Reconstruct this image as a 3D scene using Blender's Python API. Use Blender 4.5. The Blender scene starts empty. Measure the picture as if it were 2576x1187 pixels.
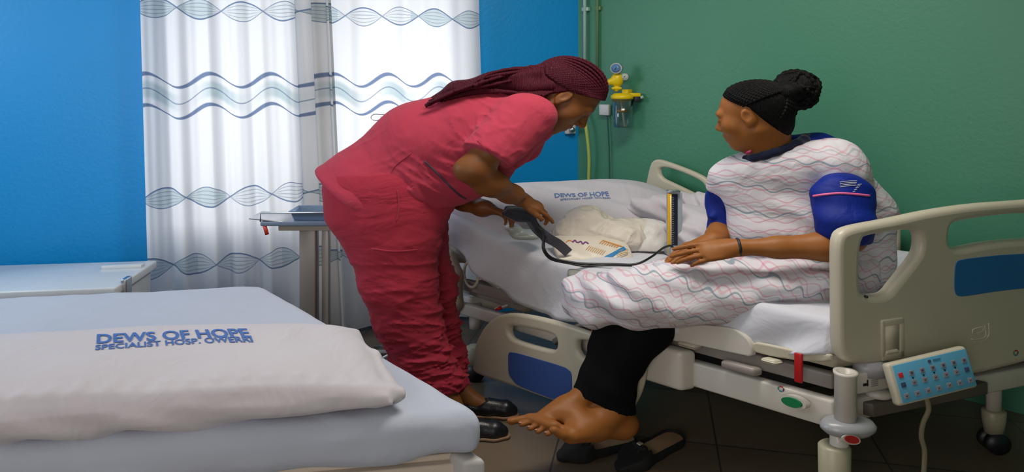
import bpy, bmesh, math, random
import numpy as np
from mathutils import Vector, Matrix
from mathutils.bvhtree import BVHTree

# ------------------------------------------------------------------ camera, world, lights, exposure
sc = bpy.context.scene
COL = sc.collection
F, CX, YH, H = 1690.0, 1288.0, 200.0, 1.45      # focal length in px, centre column, eye-level row, eye height (m)
S = 1.4                                          # people and objects read wide in this room: breadth along x over natural
cam_d = bpy.data.cameras.new('camera'); cam = bpy.data.objects.new('camera', cam_d); COL.objects.link(cam)
cam.location = (0, 0, H); cam.rotation_euler = (math.pi/2, 0, 0)
cam_d.sensor_fit = 'HORIZONTAL'; cam_d.sensor_width = 36; cam_d.lens = F/2576*36
cam_d.shift_y = -(593.5-YH)/2576; cam_d.clip_start = 0.02
sc.camera = cam
sc.view_settings.view_transform = 'Standard'; sc.view_settings.look = 'None'
sc.view_settings.exposure = 0.0; sc.view_settings.gamma = 1.0; sc.view_settings.use_curve_mapping = False

world = bpy.data.worlds.new('sky'); sc.world = world; world.use_nodes = True
bg = world.node_tree.nodes['Background']
bg.inputs['Color'].default_value = (0.62, 0.8, 1.0, 1); bg.inputs['Strength'].default_value = 1.0

def area(name, loc, target, sx, sy, power, color, spread=math.pi):
    d = bpy.data.lights.new(name, 'AREA'); d.shape = 'RECTANGLE'; d.size = sx; d.size_y = sy
    d.energy = power; d.color = color; d.spread = spread
    o = bpy.data.objects.new(name, d); COL.objects.link(o); o.location = loc
    o.rotation_euler = (Vector(target)-Vector(loc)).to_track_quat('-Z', 'Y').to_euler()
    return o
# daylight that falls on the curtained window from outside
area('window_daylight', (-1.30, 5.0, 1.35), (-1.20, 3.8, 1.15), 2.4, 1.0, 54, (1.0, 0.985, 0.97))
# added warm fill from behind the camera, at a made-up doorway
area('added_rear_fill', (-1.0, -1.25, 1.7), (-0.2, 3.0, 0.75), 1.5, 1.3, 32, (1.0, 0.87, 0.74))
# added overhead fill, just below the unseen tube fixture
area('added_overhead_fill', (0.45, 2.1, 2.80), (0.45, 2.1, 0), 1.3, 0.5, 42, (1.0, 0.93, 0.84))
area('added_side_fill', (-2.9, 2.0, 1.9), (0.0, 2.4, 0.7), 1.2, 1.2, 24, (0.78, 0.90, 1.0))  # added cool fill from the left, at a made-up window

def P(px, py, Y):
    return np.array([(px-CX)/F*Y, Y, H-(py-YH)/F*Y])
def B(px, py, Y):                                # the same point with x at natural breadth
    p = P(px, py, Y); p[0] /= S; return p
def nrm(v):
    v = np.array(v, float); return v/np.linalg.norm(v)

# ------------------------------------------------------------------ materials
def sval(nt, v):
    if isinstance(v, E): return v.s
    return v
class E:
    def __init__(self, nt, s): self.nt, self.s = nt, s
    def _m(self, op, *a):
        n = self.nt.nodes.new('ShaderNodeMath'); n.operation = op
        for i, x in enumerate(a):
            if isinstance(x, E): self.nt.links.new(x.s, n.inputs[i])
            else: n.inputs[i].default_value = float(x)
        return E(self.nt, n.outputs[0])
    def __add__(s, o): return s._m('ADD', s, o)
    __radd__ = __add__
    def __sub__(s, o): return s._m('SUBTRACT', s, o)
    def __rsub__(s, o): return s._m('SUBTRACT', o, s)
    def __mul__(s, o): return s._m('MULTIPLY', s, o)
    __rmul__ = __mul__
    def __truediv__(s, o): return s._m('DIVIDE', s, o)
    def sin(s): return s._m('SINE', s)
    def abs(s): return s._m('ABSOLUTE', s)
    def fract(s): return s._m('FRACT', s)
    def lt(s, o): return s._m('LESS_THAN', s, o)
    def gt(s, o): return s._m('GREATER_THAN', s, o)
    def max(s, o): return s._m('MAXIMUM', s, o)
    def min(s, o): return s._m('MINIMUM', s, o)
    def band(s, w):                              # soft line where |s| < w
        n = s.nt.nodes.new('ShaderNodeMapRange'); n.interpolation_type = 'SMOOTHSTEP'
        s.nt.links.new(s.abs().s, n.inputs[0]); n.inputs[1].default_value = w*1.25; n.inputs[2].default_value = w*0.6
        n.inputs[3].default_value = 0; n.inputs[4].default_value = 1
        return E(s.nt, n.outputs[0])
def mix(nt, f, a, b):
    n = nt.nodes.new('ShaderNodeMix'); n.data_type = 'RGBA'
    for i, x in ((0, f), (6, a), (7, b)):
        if isinstance(x, E): nt.links.new(x.s, n.inputs[i])
        elif i == 0: n.inputs[0].default_value = x
        else: n.inputs[i].default_value = (*x, 1) if len(x) == 3 else x
    return E(nt, n.outputs[2])
def noise(nt, vec, scale, detail=3, dist=0.0):
    n = nt.nodes.new('ShaderNodeTexNoise'); n.inputs['Scale'].default_value = scale
    n.inputs['Detail'].default_value = detail; n.inputs['Distortion'].default_value = dist
    nt.links.new(vec, n.inputs['Vector']); return E(nt, n.outputs['Fac'])
def mapping(nt, vec, sc_=(1, 1, 1), rot=(0, 0, 0)):
    n = nt.nodes.new('ShaderNodeMapping'); n.inputs['Scale'].default_value = sc_; n.inputs['Rotation'].default_value = rot
    nt.links.new(vec, n.inputs['Vector']); return n.outputs['Vector']
def base_mat(name):
    m = bpy.data.materials.new(name); m.use_nodes = True; nt = m.node_tree
    b = nt.nodes['Principled BSDF']; tc = nt.nodes.new('ShaderNodeTexCoord')
    return m, nt, b, tc
def add_bump(nt, b, h, strength, dist=0.01):
    n = nt.nodes.new('ShaderNodeBump'); n.inputs['Strength'].default_value = strength; n.inputs['Distance'].default_value = dist
    nt.links.new(h.s, n.inputs['Height']); nt.links.new(n.outputs[0], b.inputs['Normal'])
def mat(name, col, rough=0.5, metal=0.0, var=0.06, nscale=6.0, bump=0.0, bscale=80.0, spec=None, bdist=0.003, coat=0.0, sheen=0.0):
    m, nt, b, tc = base_mat(name)
    f = noise(nt, tc.outputs['Object'], nscale, 4)
    lo = tuple(c*(1-var) for c in col); hi = tuple(min(1, c*(1+var)) for c in col)
    nt.links.new(mix(nt, f, lo, hi).s, b.inputs['Base Color'])
    b.inputs['Roughness'].default_value = rough; b.inputs['Metallic'].default_value = metal
    if spec is not None: b.inputs['Specular IOR Level'].default_value = spec
    if coat: b.inputs['Coat Weight'].default_value = coat
    if sheen: b.inputs['Sheen Weight'].default_value = sheen
    if bump: add_bump(nt, b, noise(nt, tc.outputs['Object'], bscale, 3), bump, bdist)
    return m
def cloth(name, col, rough=0.85, fold=0.5, fscale=9.0, fd=0.02, stretch=(1, 1, 1), weave=0.15, var=0.05, sheen=0.2):
    m, nt, b, tc = base_mat(name)
    v = mapping(nt, tc.outputs['Object'], stretch)
    f = noise(nt, v, fscale, 3, 1.2); w = noise(nt, tc.outputs['Object'], 500, 1)
    lo = tuple(c*(1-var) for c in col); hi = tuple(min(1, c*(1+var)) for c in col)
    nt.links.new(mix(nt, noise(nt, tc.outputs['Object'], 3, 2), lo, hi).s, b.inputs['Base Color'])
    b.inputs['Roughness'].default_value = rough; b.inputs['Specular IOR Level'].default_value = 0.2
    b.inputs['Sheen Weight'].default_value = sheen
    add_bump(nt, b, f + w*(weave*0.05), fold, fd)
    return m

# ------------------------------------------------------------------ meshes and objects
def root(name, loc, label, cat, group=None):
    o = bpy.data.objects.new(name, None); COL.objects.link(o); o.location = Vector(loc)
    o.empty_display_size = 0.1; o['label'] = label; o['category'] = cat
    if group: o['group'] = group
    return o
def tag(o, label, cat, group=None):
    o['label'] = label; o['category'] = cat
    if group: o['group'] = group
    return o
def worldloc(o):
    v = Vector((0, 0, 0))
    while o: v += o.location; o = o.parent
    return v
def link(name, me, m, parent=None, origin=None, label=None, smooth=True):
    """me is in world coordinates; a child sits at its parent's origin."""
    o = bpy.data.objects.new(name, me); COL.objects.link(o)
    if m is not None:
        me.materials.clear()
        for q in (m if isinstance(m, (list, tuple)) else [m]): me.materials.append(q)
    if parent is not None:
        off = worldloc(parent); o.parent = parent
    else:
        n = len(me.vertices); a = np.empty(n*3); me.vertices.foreach_get('co', a); a = a.reshape(-1, 3)
        off = Vector(origin) if origin is not None else Vector(((a[:, 0].min()+a[:, 0].max())/2, (a[:, 1].min()+a[:, 1].max())/2, a[:, 2].min()))
        o.location = off
    me.transform(Matrix.Translation(-off))
    if smooth: me.shade_smooth()
    if label: o['label'] = label
    return o
def pmesh(v, f):
    me = bpy.data.meshes.new('m'); me.from_pydata([tuple(map(float, p)) for p in v], [], f); me.update(); return me
class MB:
    def __init__(s): s.v, s.f = [], []
    def add(s, v, f):
        n = len(s.v); s.v += [tuple(map(float, p)) for p in v]; s.f += [tuple(i+n for i in q) for q in f]; return s
    def box(s, c, h, ax=None, bev=0.0, seg=2):
        """box: centre, half sizes, optional 3 axes; rounded by bev"""
        bm = bmesh.new(); bmesh.ops.create_cube(bm, size=2)
        for v in bm.verts: v.co = Vector((v.co.x*h[0], v.co.y*h[1], v.co.z*h[2]))
        if bev: bmesh.ops.bevel(bm, geom=bm.edges[:]+bm.verts[:], offset=bev, segments=seg, profile=0.5, affect='EDGES')
        A = np.eye(3) if ax is None else np.array(ax, float)
        bm.verts.index_update()
        s.add([np.array(c)+np.array(v.co) @ A for v in bm.verts], [[v.index for v in f.verts] for f in bm.faces]); bm.free(); return s
    def cyl(s, a, b, r0, r1=None, n=20, sx=S, cap=True):
        return s.tube([a, b], [r0, r0 if r1 is None else r1], n, sx, cap)
    def tube(s, pts, r, n=10, sx=S, cap=True):
        pts = [np.array(p, float) for p in pts]; m = len(pts)
        r = [r]*m if not hasattr(r, '__len__') else r
        T = [nrm(pts[min(i+1, m-1)]-pts[max(i-1, 0)]) for i in range(m)]
        up = np.array([0, 0, 1.]) if abs(T[0][2]) < 0.9 else np.array([0, 1., 0])
        N = nrm(np.cross(T[0], up)); V = []
        for i in range(m):
            N = nrm(N-T[i]*np.dot(N, T[i])); Bn = np.cross(T[i], N)
            for k in range(n):
                a = 2*math.pi*k/n; o = (N*math.cos(a)+Bn*math.sin(a))*r[i]; o[0] *= sx; V.append(pts[i]+o)
        Fc = [[i*n+k, i*n+(k+1) % n, (i+1)*n+(k+1) % n, (i+1)*n+k] for i in range(m-1) for k in range(n)]
        if cap: Fc += [list(range(n))[::-1], [(m-1)*n+k for k in range(n)]]
        return s.add(V, Fc)
    def lathe(s, c, prof, n=28, sx=S):
        V, Fc = [], []; m = len(prof)
        for r, z in prof:
            for k in range(n):
                a = 2*math.pi*k/n; V.append((c[0]+r*sx*math.cos(a), c[1]+r*math.sin(a), c[2]+z))
        Fc = [[i*n+k, i*n+(k+1) % n, (i+1)*n+(k+1) % n, (i+1)*n+k] for i in range(m-1) for k in range(n)]
        Fc += [list(range(n))[::-1], [(m-1)*n+k for k in range(n)]]
        return s.add(V, Fc)
    def obj(s, name, m, parent=None, **k):
        return link(name, pmesh(s.v, s.f), m, parent, **k)
def auto_smooth(o, ang=35):
    me = o.data; me.shade_smooth()
    bm = bmesh.new(); bm.from_mesh(me)
    for e in bm.edges:
        if len(e.link_faces) == 2 and e.calc_face_angle(0) > math.radians(ang): e.smooth = False
    bm.to_mesh(me); bm.free(); return o
def spline(pts, n=8):
    pts = [np.array(p, float) for p in pts]; out = []
    for i in range(len(pts)-1):
        p0, p1, p2, p3 = pts[max(i-1, 0)], pts[i], pts[i+1], pts[min(i+2, len(pts)-1)]
        for k in range(n):
            t = k/n; out.append(0.5*((2*p1)+(p2-p0)*t+(2*p0-5*p1+4*p2-p3)*t*t+(3*p1-p0-3*p2+p3)*t**3))
    out.append(pts[-1]); return out
def chaikin(p, it=3, q=0.25):
    p = [np.array(x, float) for x in p]
    for _ in range(it):
        o = []
        for i in range(len(p)):
            a, b = p[i], p[(i+1) % len(p)]; o += [a*(1-q)+b*q, a*q+b*(1-q)]
        p = o
    return p
def plate(loops, o, ax, up, nrmv, half, bev):
    """flat panel with holes: loops of 2-D points on the plane (o, ax, up), thickness 2*half+2*bev with rounded rims"""
    cu = bpy.data.curves.new('c', 'CURVE'); cu.dimensions = '2D'; cu.fill_mode = 'BOTH'
    for L in loops:
        sp = cu.splines.new('POLY'); sp.points.add(len(L)-1); sp.use_cyclic_u = True
        for i, p in enumerate(L): sp.points[i].co = (p[0], p[1], 0, 1)
    cu.extrude = half; cu.bevel_depth = bev; cu.bevel_resolution = 3; cu.offset = -bev
    ob = bpy.data.objects.new('c', cu); COL.objects.link(ob)
    dg = bpy.context.evaluated_depsgraph_get(); dg.update()
    me = bpy.data.meshes.new_from_object(ob.evaluated_get(dg)); bpy.data.objects.remove(ob); bpy.data.curves.remove(cu)
    M = Matrix.Identity(4)
    for r in range(3): M[r][0] = ax[r]; M[r][1] = up[r]; M[r][2] = nrmv[r]; M[r][3] = o[r]
    me.transform(M); me.materials.clear(); return me

# ------------------------------------------------------------------ soft bodies: smooth unions of shapes, meshed by surface nets
def sn(X, Y, Z, f, seed):
    r = random.Random(seed); o = 0
    for _ in range(3):
        a = [r.uniform(-1, 1)*f for _ in range(3)]; b = [r.uniform(-1, 1)*f*1.7 for _ in range(3)]; p = r.uniform(0, 6.28)
        o = o+np.sin(a[0]*X+a[1]*Y+a[2]*Z+p+1.3*np.sin(b[0]*X+b[1]*Y+b[2]*Z))
    return o/3
class Field:
    def __init__(s, lo, hi, res):
        s.res = res; s.ax = [np.arange(lo[i], hi[i]+res, res, dtype=np.float32) for i in range(3)]
        s.D = np.full([len(a) for a in s.ax], 1.0, np.float32)
    def _sl(s, lo, hi):
        sl = []
        for i in range(3):
            a = max(0, int(np.searchsorted(s.ax[i], lo[i]))-1); b = min(len(s.ax[i]), int(np.searchsorted(s.ax[i], hi[i]))+1)
            if a >= b: return None
            sl.append(slice(a, b))
        return tuple(sl)
    def _g(s, sl):
        return s.ax[0][sl[0]][:, None, None], s.ax[1][sl[1]][None, :, None], s.ax[2][sl[2]][None, None, :]
    def _mix(s, sl, d, k, mode):
        D = s.D[sl]
        if mode == 'add':
            if k > 0:
                h = np.clip(0.5+0.5*(D-d)/k, 0, 1); s.D[sl] = D*(1-h)+d*h-k*h*(1-h)
            else: s.D[sl] = np.minimum(D, d)
        else:
            d = -d
            if k > 0:
                h = np.clip(0.5-0.5*(D-d)/k, 0, 1); s.D[sl] = D*(1-h)+d*h+k*h*(1-h)
            else: s.D[sl] = np.maximum(D, d)
    def cap(s, a, b, ra, rb=None, k=0.02, mode='add', wy=1.0, cut=(), fn=None):
        a = np.array(a, float); b = np.array(b, float); rb = ra if rb is None else rb; R = max(ra, rb); m = k+0.03
        ext = np.array([R+m, (R+m)*max(wy, 1), R+m])
        sl = s._sl(np.minimum(a, b)-ext, np.maximum(a, b)+ext)
        if sl is None: return s
        X, Y, Z = s._g(sl); ab = b-a; cy = a[1]
        py = Y-a[1]; px = X-a[0]; pz = Z-a[2]
        if wy != 1.0: L2 = ab[0]**2+(ab[1]/wy)**2+ab[2]**2; t = (px*ab[0]+py*ab[1]/wy/wy+pz*ab[2])/max(L2, 1e-9)
        else: t = (px*ab[0]+py*ab[1]+pz*ab[2])/max(ab.dot(ab), 1e-9)
        t = np.clip(t, 0, 1)
        d = np.sqrt((px-t*ab[0])**2+((py-t*ab[1])/wy)**2+(pz-t*ab[2])**2)-(ra+(rb-ra)*t)
        for p, n in cut:
            n = nrm(n); d = np.maximum(d, (X-p[0])*n[0]+(Y-p[1])*n[1]+(Z-p[2])*n[2])
        if fn is not None: d = d+fn(X, Y, Z)
        s._mix(sl, d.astype(np.float32), k, mode); return s
    def chain(s, pts, k=0.02, **kw):
        for (p, r), (q, r2) in zip(pts[:-1], pts[1:]): s.cap(p, q, r, r2, k=k, **kw)
        return s
    def ell(s, c, r, A=None, k=0.01, mode='add', cut=()):
        c = np.array(c, float); R = max(r)+k+0.03
        sl = s._sl(c-R, c+R)
        if sl is None: return s
        X, Y, Z = s._g(sl); x, y, z = X-c[0], Y-c[1], Z-c[2]
        if A is not None:
            A = np.array(A); x, y, z = (x*A[i][0]+y*A[i][1]+z*A[i][2] for i in range(3))
        k0 = np.sqrt((x/r[0])**2+(y/r[1])**2+(z/r[2])**2); k1 = np.sqrt((x/r[0]**2)**2+(y/r[1]**2)**2+(z/r[2]**2)**2)
        d = k0*(k0-1)/np.maximum(k1, 1e-6)
        for p, n in cut:
            n = nrm(n); d = np.maximum(d, (X-p[0])*n[0]+(Y-p[1])*n[1]+(Z-p[2])*n[2])
        s._mix(sl, d.astype(np.float32), k, mode); return s
    def rbox(s, c, h, r, A=None, k=0.01, mode='add'):
        c = np.array(c, float); R = math.sqrt(sum(q*q for q in h))+k+0.03
        sl = s._sl(c-R, c+R)
        if sl is None: return s
        X, Y, Z = s._g(sl); x, y, z = X-c[0], Y-c[1], Z-c[2]
        if A is not None:
            A = np.array(A); x, y, z = (x*A[i][0]+y*A[i][1]+z*A[i][2] for i in range(3))
        q = [np.abs(x)-h[0]+r, np.abs(y)-h[1]+r, np.abs(z)-h[2]+r]
        d = np.sqrt(np.maximum(q[0], 0)**2+np.maximum(q[1], 0)**2+np.maximum(q[2], 0)**2)+np.minimum(np.maximum(np.maximum(q[0], q[1]), q[2]), 0)-r
        s._mix(sl, d.astype(np.float32), k, mode); return s
    def plane(s, p, n):                          # keep the side opposite to n
        n = nrm(n); X, Y, Z = s._g((slice(None),)*3)
        s.D = np.maximum(s.D, ((X-p[0])*n[0]+(Y-p[1])*n[1]+(Z-p[2])*n[2]).astype(np.float32)); return s
    def disp(s, fn):
        X, Y, Z = s._g((slice(None),)*3); s.D = np.where(s.D < 0.9, s.D+fn(X, Y, Z), s.D).astype(np.float32); return s
    def mesh(s, fx=S, smooth=1, fmap=None):
        D = s.D; D[0] = 1; D[-1] = 1; D[:, 0] = 1; D[:, -1] = 1; D[:, :, 0] = 1; D[:, :, -1] = 1
        I = D < 0; n = I[:-1, :-1, :-1].astype(np.int8)
        for dx, dy, dz in [(1,0,0),(0,1,0),(0,0,1),(1,1,0),(1,0,1),(0,1,1),(1,1,1)]:
            n = n+I[dx:D.shape[0]-1+dx, dy:D.shape[1]-1+dy, dz:D.shape[2]-1+dz]
        act = np.argwhere((n > 0) & (n < 8)); idx = np.full(n.shape, -1, np.int64); idx[tuple(act.T)] = np.arange(len(act))
        cs = [(0,0,0),(1,0,0),(0,1,0),(1,1,0),(0,0,1),(1,0,1),(0,1,1),(1,1,1)]
        val = np.stack([D[act[:, 0]+c[0], act[:, 1]+c[1], act[:, 2]+c[2]] for c in cs], 1)
        P_ = np.zeros((len(act), 3)); cnt = np.zeros(len(act)); C = np.array(cs, float)
        for a in range(8):
            for b in range(a+1, 8):
                if bin(a ^ b).count('1') != 1: continue
                va, vb = val[:, a], val[:, b]; m = (va < 0) != (vb < 0)
                t = np.where(m, va/np.where(m, va-vb, 1), 0)
                P_ += np.where(m[:, None], C[a]+t[:, None]*(C[b]-C[a]), 0); cnt += m
        P_ = act+P_/np.maximum(cnt, 1)[:, None]
        V = P_*s.res+np.array([a[0] for a in s.ax])
        Q = []
        for axd in range(3):
            o = [0, 0, 0]; o[axd] = 1
            lo = tuple(slice(0, -1) if i == axd else slice(None) for i in range(3)); hi = tuple(slice(1, None) if i == axd else slice(None) for i in range(3))
            for pos in (True, False):
                e = np.argwhere((I[lo] & ~I[hi]) if pos else (~I[lo] & I[hi]))
                u, w = (axd+1) % 3, (axd+2) % 3
                cells = []
                for du, dw in ((-1, -1), (0, -1), (0, 0), (-1, 0)):
                    c = e.copy(); c[:, u] += du; c[:, w] += dw; cells.append(idx[c[:, 0], c[:, 1], c[:, 2]])
                q = np.stack(cells, 1)
                Q.append(q if pos else q[:, ::-1])
        Q = np.concatenate(Q)
        for _ in range(smooth):
            acc = np.zeros_like(V); c = np.zeros(len(V))
            for i in range(4):
                for j in (1, 3):
                    acc += np.stack([np.bincount(Q[:, i], V[Q[:, (i+j) % 4], k], len(V)) for k in range(3)], 1); c += np.bincount(Q[:, i], minlength=len(V))
            V = V*0.4+0.6*acc/np.maximum(c, 1)[:, None]
        if fmap is not None: V = fmap(V)
        else: V[:, 0] *= fx
        me = bpy.data.meshes.new('sdf'); me.vertices.add(len(V)); me.vertices.foreach_set('co', V.astype(np.float32).ravel())
        me.loops.add(Q.size); me.loops.foreach_set('vertex_index', Q.ravel().astype(np.int32))
        me.polygons.add(len(Q)); me.polygons.foreach_set('loop_start', np.arange(0, Q.size, 4, dtype=np.int32))
        me.update(calc_edges=True); return me
def fld(px0, py0, px1, py1, Y0, Y1, res, pad=0.03):
    c = np.array([B(px, py, Y) for px in (px0, px1) for py in (py0, py1) for Y in (Y0, Y1)])
    return Field(c.min(0)-pad, c.max(0)+pad, res)
def join(meshes):
    bm = bmesh.new()
    for m in meshes: bm.from_mesh(m)
    me = bpy.data.meshes.new('j'); bm.to_mesh(me); bm.free(); return me
def text_mesh(body, width, bold=0.0, height=None, wide=None):
    """flat lettering, origin at its lower left, scaled to the given width (and height)"""
    cu = bpy.data.curves.new('t', 'FONT'); cu.body = body; cu.size = 1.0; cu.offset = bold; cu.resolution_u = 3
    ob = bpy.data.objects.new('t', cu); COL.objects.link(ob)
    dg = bpy.context.evaluated_depsgraph_get(); dg.update()
    me = bpy.data.meshes.new_from_object(ob.evaluated_get(dg)); bpy.data.objects.remove(ob); bpy.data.curves.remove(cu)
    a = np.empty(len(me.vertices)*3); me.vertices.foreach_get('co', a); a = a.reshape(-1, 3)
    a -= a.min(0); k = width/a[:, 0].max(); ky = k if height is None else height/a[:, 1].max()
    a[:, 0] *= k; a[:, 1] *= ky; a[:, 2] = 0
    me.vertices.foreach_set('co', a.ravel()); return me
def drape(me, o, ax, up, bvh, d, off=0.0015, sub=3):
    """lay a flat mesh on a surface: each point of the plane (o, ax, up) is carried along d onto the surface"""
    bm = bmesh.new(); bm.from_mesh(me); bmesh.ops.triangulate(bm, faces=bm.faces[:])
    L = 0.012
    for _ in range(sub):
        es = [e for e in bm.edges if e.calc_length() > L]
        if not es: break
        bmesh.ops.subdivide_edges(bm, edges=es, cuts=1)
        bmesh.ops.triangulate(bm, faces=[f for f in bm.faces if len(f.verts) > 3])
    d = Vector(nrm(d)); n0 = Vector(nrm(np.cross(ax, up)))
    for v in bm.verts:
        p = Vector(o)+Vector(ax)*v.co.x+Vector(up)*v.co.y
        hit, n, i, dist = bvh.ray_cast(p-d*0.5, d)
        v.co = (hit-d*off) if hit is not None else p
    out = bpy.data.meshes.new('d'); bm.to_mesh(out); bm.free(); return out
def bvh_of(o):
    me = o.data; off = worldloc(o)
    return BVHTree.FromPolygons([v.co+off for v in me.vertices], [tuple(p.vertices) for p in me.polygons])
# ------------------------------------------------------------------ the room
CN = np.array([0.43, 4.36, 0.0])                                 # corner of blue and green wall
BD = nrm([-1, -0.33, 0]); BN = np.array([-BD[1]*-1*-1, BD[0], 0]); BN = nrm([0.313, -0.95, 0])
GD = nrm([1.38, -1.12, 0]); GN = nrm([-1.12, -1.38, 0])           # inward normals BN, GN
ZC = 2.9
def bw(s_, z, off=0.0): return CN+BD*s_+BN*off+np.array([0, 0, z])
def gw(s_, z, off=0.0): return CN+GD*s_+GN*off+np.array([0, 0, z])
def s_blue(px, off=0.0):
    r = (px-CX)/F; q = CN+BN*off
    return (q[0]-r*q[1])/(-BD[0]+r*BD[1])
def s_green(px, off=0.0):
    r = (px-CX)/F; q = CN+GN*off
    return (r*q[1]-q[0])/(GD[0]-r*GD[1])
def struct(name, mb, m, **k):
    o = mb.obj(name, m, smooth=False, **k); o['kind'] = 'structure'; return o

def wall_paint(name, col, col2):
    m, nt, b, tc = base_mat(name)
    f = noise(nt, tc.outputs['Object'], 1.6, 4); g = noise(nt, tc.outputs['Object'], 45, 3)
    nt.links.new(mix(nt, f, col, col2).s, b.inputs['Base Color'])
    b.inputs['Roughness'].default_value = 0.42; b.inputs['Specular IOR Level'].default_value = 0.45
    add_bump(nt, b, g+f*2, 0.12, 0.01); return m
M_blue = wall_paint('blue_wall_paint', (0.0, 0.27, 0.66), (0.0, 0.30, 0.72))
M_green = wall_paint('green_wall_paint', (0.045, 0.205, 0.120), (0.054, 0.225, 0.135))
M_ceil = wall_paint('ceiling_paint', (0.6, 0.6, 0.58), (0.65, 0.65, 0.63))
M_cream = wall_paint('cream_wall_paint', (0.42, 0.40, 0.36), (0.46, 0.44, 0.40))

def tile_mat():
    m, nt, b, tc = base_mat('floor_tiles')
    v = mapping(nt, tc.outputs['Object'], (1, 1, 1), (0, 0, math.radians(12)))
    n = nt.nodes.new('ShaderNodeTexBrick'); nt.links.new(v, n.inputs['Vector'])
    n.offset = 0; n.inputs['Scale'].default_value = 1.0; n.inputs['Mortar Size'].default_value = 0.004
    n.inputs['Brick Width'].default_value = 0.62; n.inputs['Row Height'].default_value = 0.45
    n.inputs['Color1'].default_value = (0.20, 0.15, 0.10, 1); n.inputs['Color2'].default_value = (0.13, 0.095, 0.065, 1)
    n.inputs['Mortar'].default_value = (0.04, 0.035, 0.03, 1)
    f = noise(nt, tc.outputs['Object'], 9, 5)
    c = mix(nt, f*0.5, E(nt, n.outputs['Color']), (0.10, 0.088, 0.07))
    nt.links.new(c.s, b.inputs['Base Color']); b.inputs['Roughness'].default_value = 0.28
    return m
poly = [(-3.3, -1.6), (3.1, -1.6), tuple(gw(3.42, 0)[:2]), tuple(CN[:2]), tuple(bw(3.93, 0)[:2])]
def slab(pts, z0, z1):
    n = len(pts); v = [(x, y, z0) for x, y in pts]+[(x, y, z1) for x, y in pts]
    return MB().add(v, [list(range(n))[::-1], list(range(n, 2*n))]+[[i, (i+1) % n, (i+1) % n+n, i+n] for i in range(n)])
big = [(-3.5, -1.8), (3.35, -1.8), (3.35, 2.2), (0.6, 4.75), (-3.5, 3.4)]
struct('floor', slab(big, -0.12, 0.0), tile_mat())
struct('ceiling', slab(big, ZC, ZC+0.12), M_ceil)
def wall_with_hole(p0, d, n, L, s0, s1, z0, z1, th=0.15):
    """wall from p0 along d, inner face at p0, thickness outwards; opening s0..s1, z0..z1"""
    mb = MB()
    def seg(a, b, za, zb):
        q = [p0+d*a, p0+d*b, p0+d*b-n*th, p0+d*a-n*th]
        V = [(x[0], x[1], z) for z in (za, zb) for x in q]
        mb.add(V, [[3, 2, 1, 0], [4, 5, 6, 7], [0, 1, 5, 4], [1, 2, 6, 5], [2, 3, 7, 6], [3, 0, 4, 7]])
    if s0 is None: seg(0, L, 0, ZC); return mb
    seg(0, s0, 0, ZC); seg(s1, L, 0, ZC)
    if z0 > 0: seg(s0, s1, 0, z0)
    seg(s0, s1, z1, ZC)
    return mb
W0, W1, WZ0, WZ1 = s_blue(1185), s_blue(415), 0.66, 2.25
struct('wall_back', wall_with_hole(CN, BD, BN, 3.95, W0, W1, WZ0, WZ1), M_blue)
struct('wall_right', wall_with_hole(CN, GD, GN, 3.45, None, None, 0, 0), M_green)
struct('wall_side', wall_with_hole(np.array([3.1, 2.22, 0]), np.array([0, -1., 0]), np.array([-1., 0, 0]), 3.85, None, None, 0, 0), M_green)
struct('wall_left', wall_with_hole(np.array([-3.3, -1.6, 0]), np.array([0, 1., 0]), np.array([1., 0, 0]), 4.75, 2.9, 4.3, 1.2, 2.5), M_cream)
struct('wall_near', wall_with_hole(np.array([-3.3, -1.6, 0]), np.array([1., 0, 0]), np.array([0, 1., 0]), 6.4, 1.6, 3.0, 0, 2.2), M_cream)  # door opening added for the fill behind the camera

# windows
M_frame = mat('white_window_frame', (0.75, 0.76, 0.78), 0.4)
def glass_mat():
    m = bpy.data.materials.new('window_glass'); m.use_nodes = True; nt = m.node_tree; nt.nodes.clear()
    o = nt.nodes.new('ShaderNodeOutputMaterial'); t = nt.nodes.new('ShaderNodeBsdfTransparent'); g = nt.nodes.new('ShaderNodeBsdfGlossy')
    g.inputs['Roughness'].default_value = 0.02; x = nt.nodes.new('ShaderNodeMixShader'); x.inputs[0].default_value = 0.07
    nt.links.new(t.outputs[0], x.inputs[1]); nt.links.new(g.outputs[0], x.inputs[2]); nt.links.new(x.outputs[0], o.inputs[0]); return m
M_glass = glass_mat()
def window(name, f, s0, s1, z0, z1, nm, ax):
    fr = MB(); A = [ax, nm, (0, 0, 1)]; w = 0.035
    def bar(a, b, za, zb): fr.box(f((a+b)/2, (za+zb)/2, -0.08), ((b-a)/2, 0.03, (zb-za)/2), A, 0.004)
    bar(s0, s1, z0, z0+2*w); bar(s0, s1, z1-2*w, z1); bar(s0, s0+2*w, z0, z1); bar(s1-2*w, s1, z0, z1)
    m_ = (s0+s1)/2; bar(m_-w*0.8, m_+w*0.8, z0, z1)
    o = fr.obj(name, M_frame, smooth=False); o['kind'] = 'structure'
    for a, b in ((s0+2*w, m_-w*.8), (m_+w*.8, s1-2*w)):
        g = MB().box(f((a+b)/2, (z0+z1)/2, -0.08), ((b-a)/2, 0.003, (z1-z0)/2-2*w), A); g.obj('pane', M_glass, o, smooth=False)
    return o
window('window_1', bw, W0, W1, WZ0, WZ1, BN, BD)
window('added_side_window', lambda s_, z, off: np.array([-3.3+off, -1.6+s_, z]), 2.9, 4.3, 1.2, 2.5, np.array([1., 0, 0]), np.array([0, 1., 0]))  # unseen window, added to go with the side fill

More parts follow.
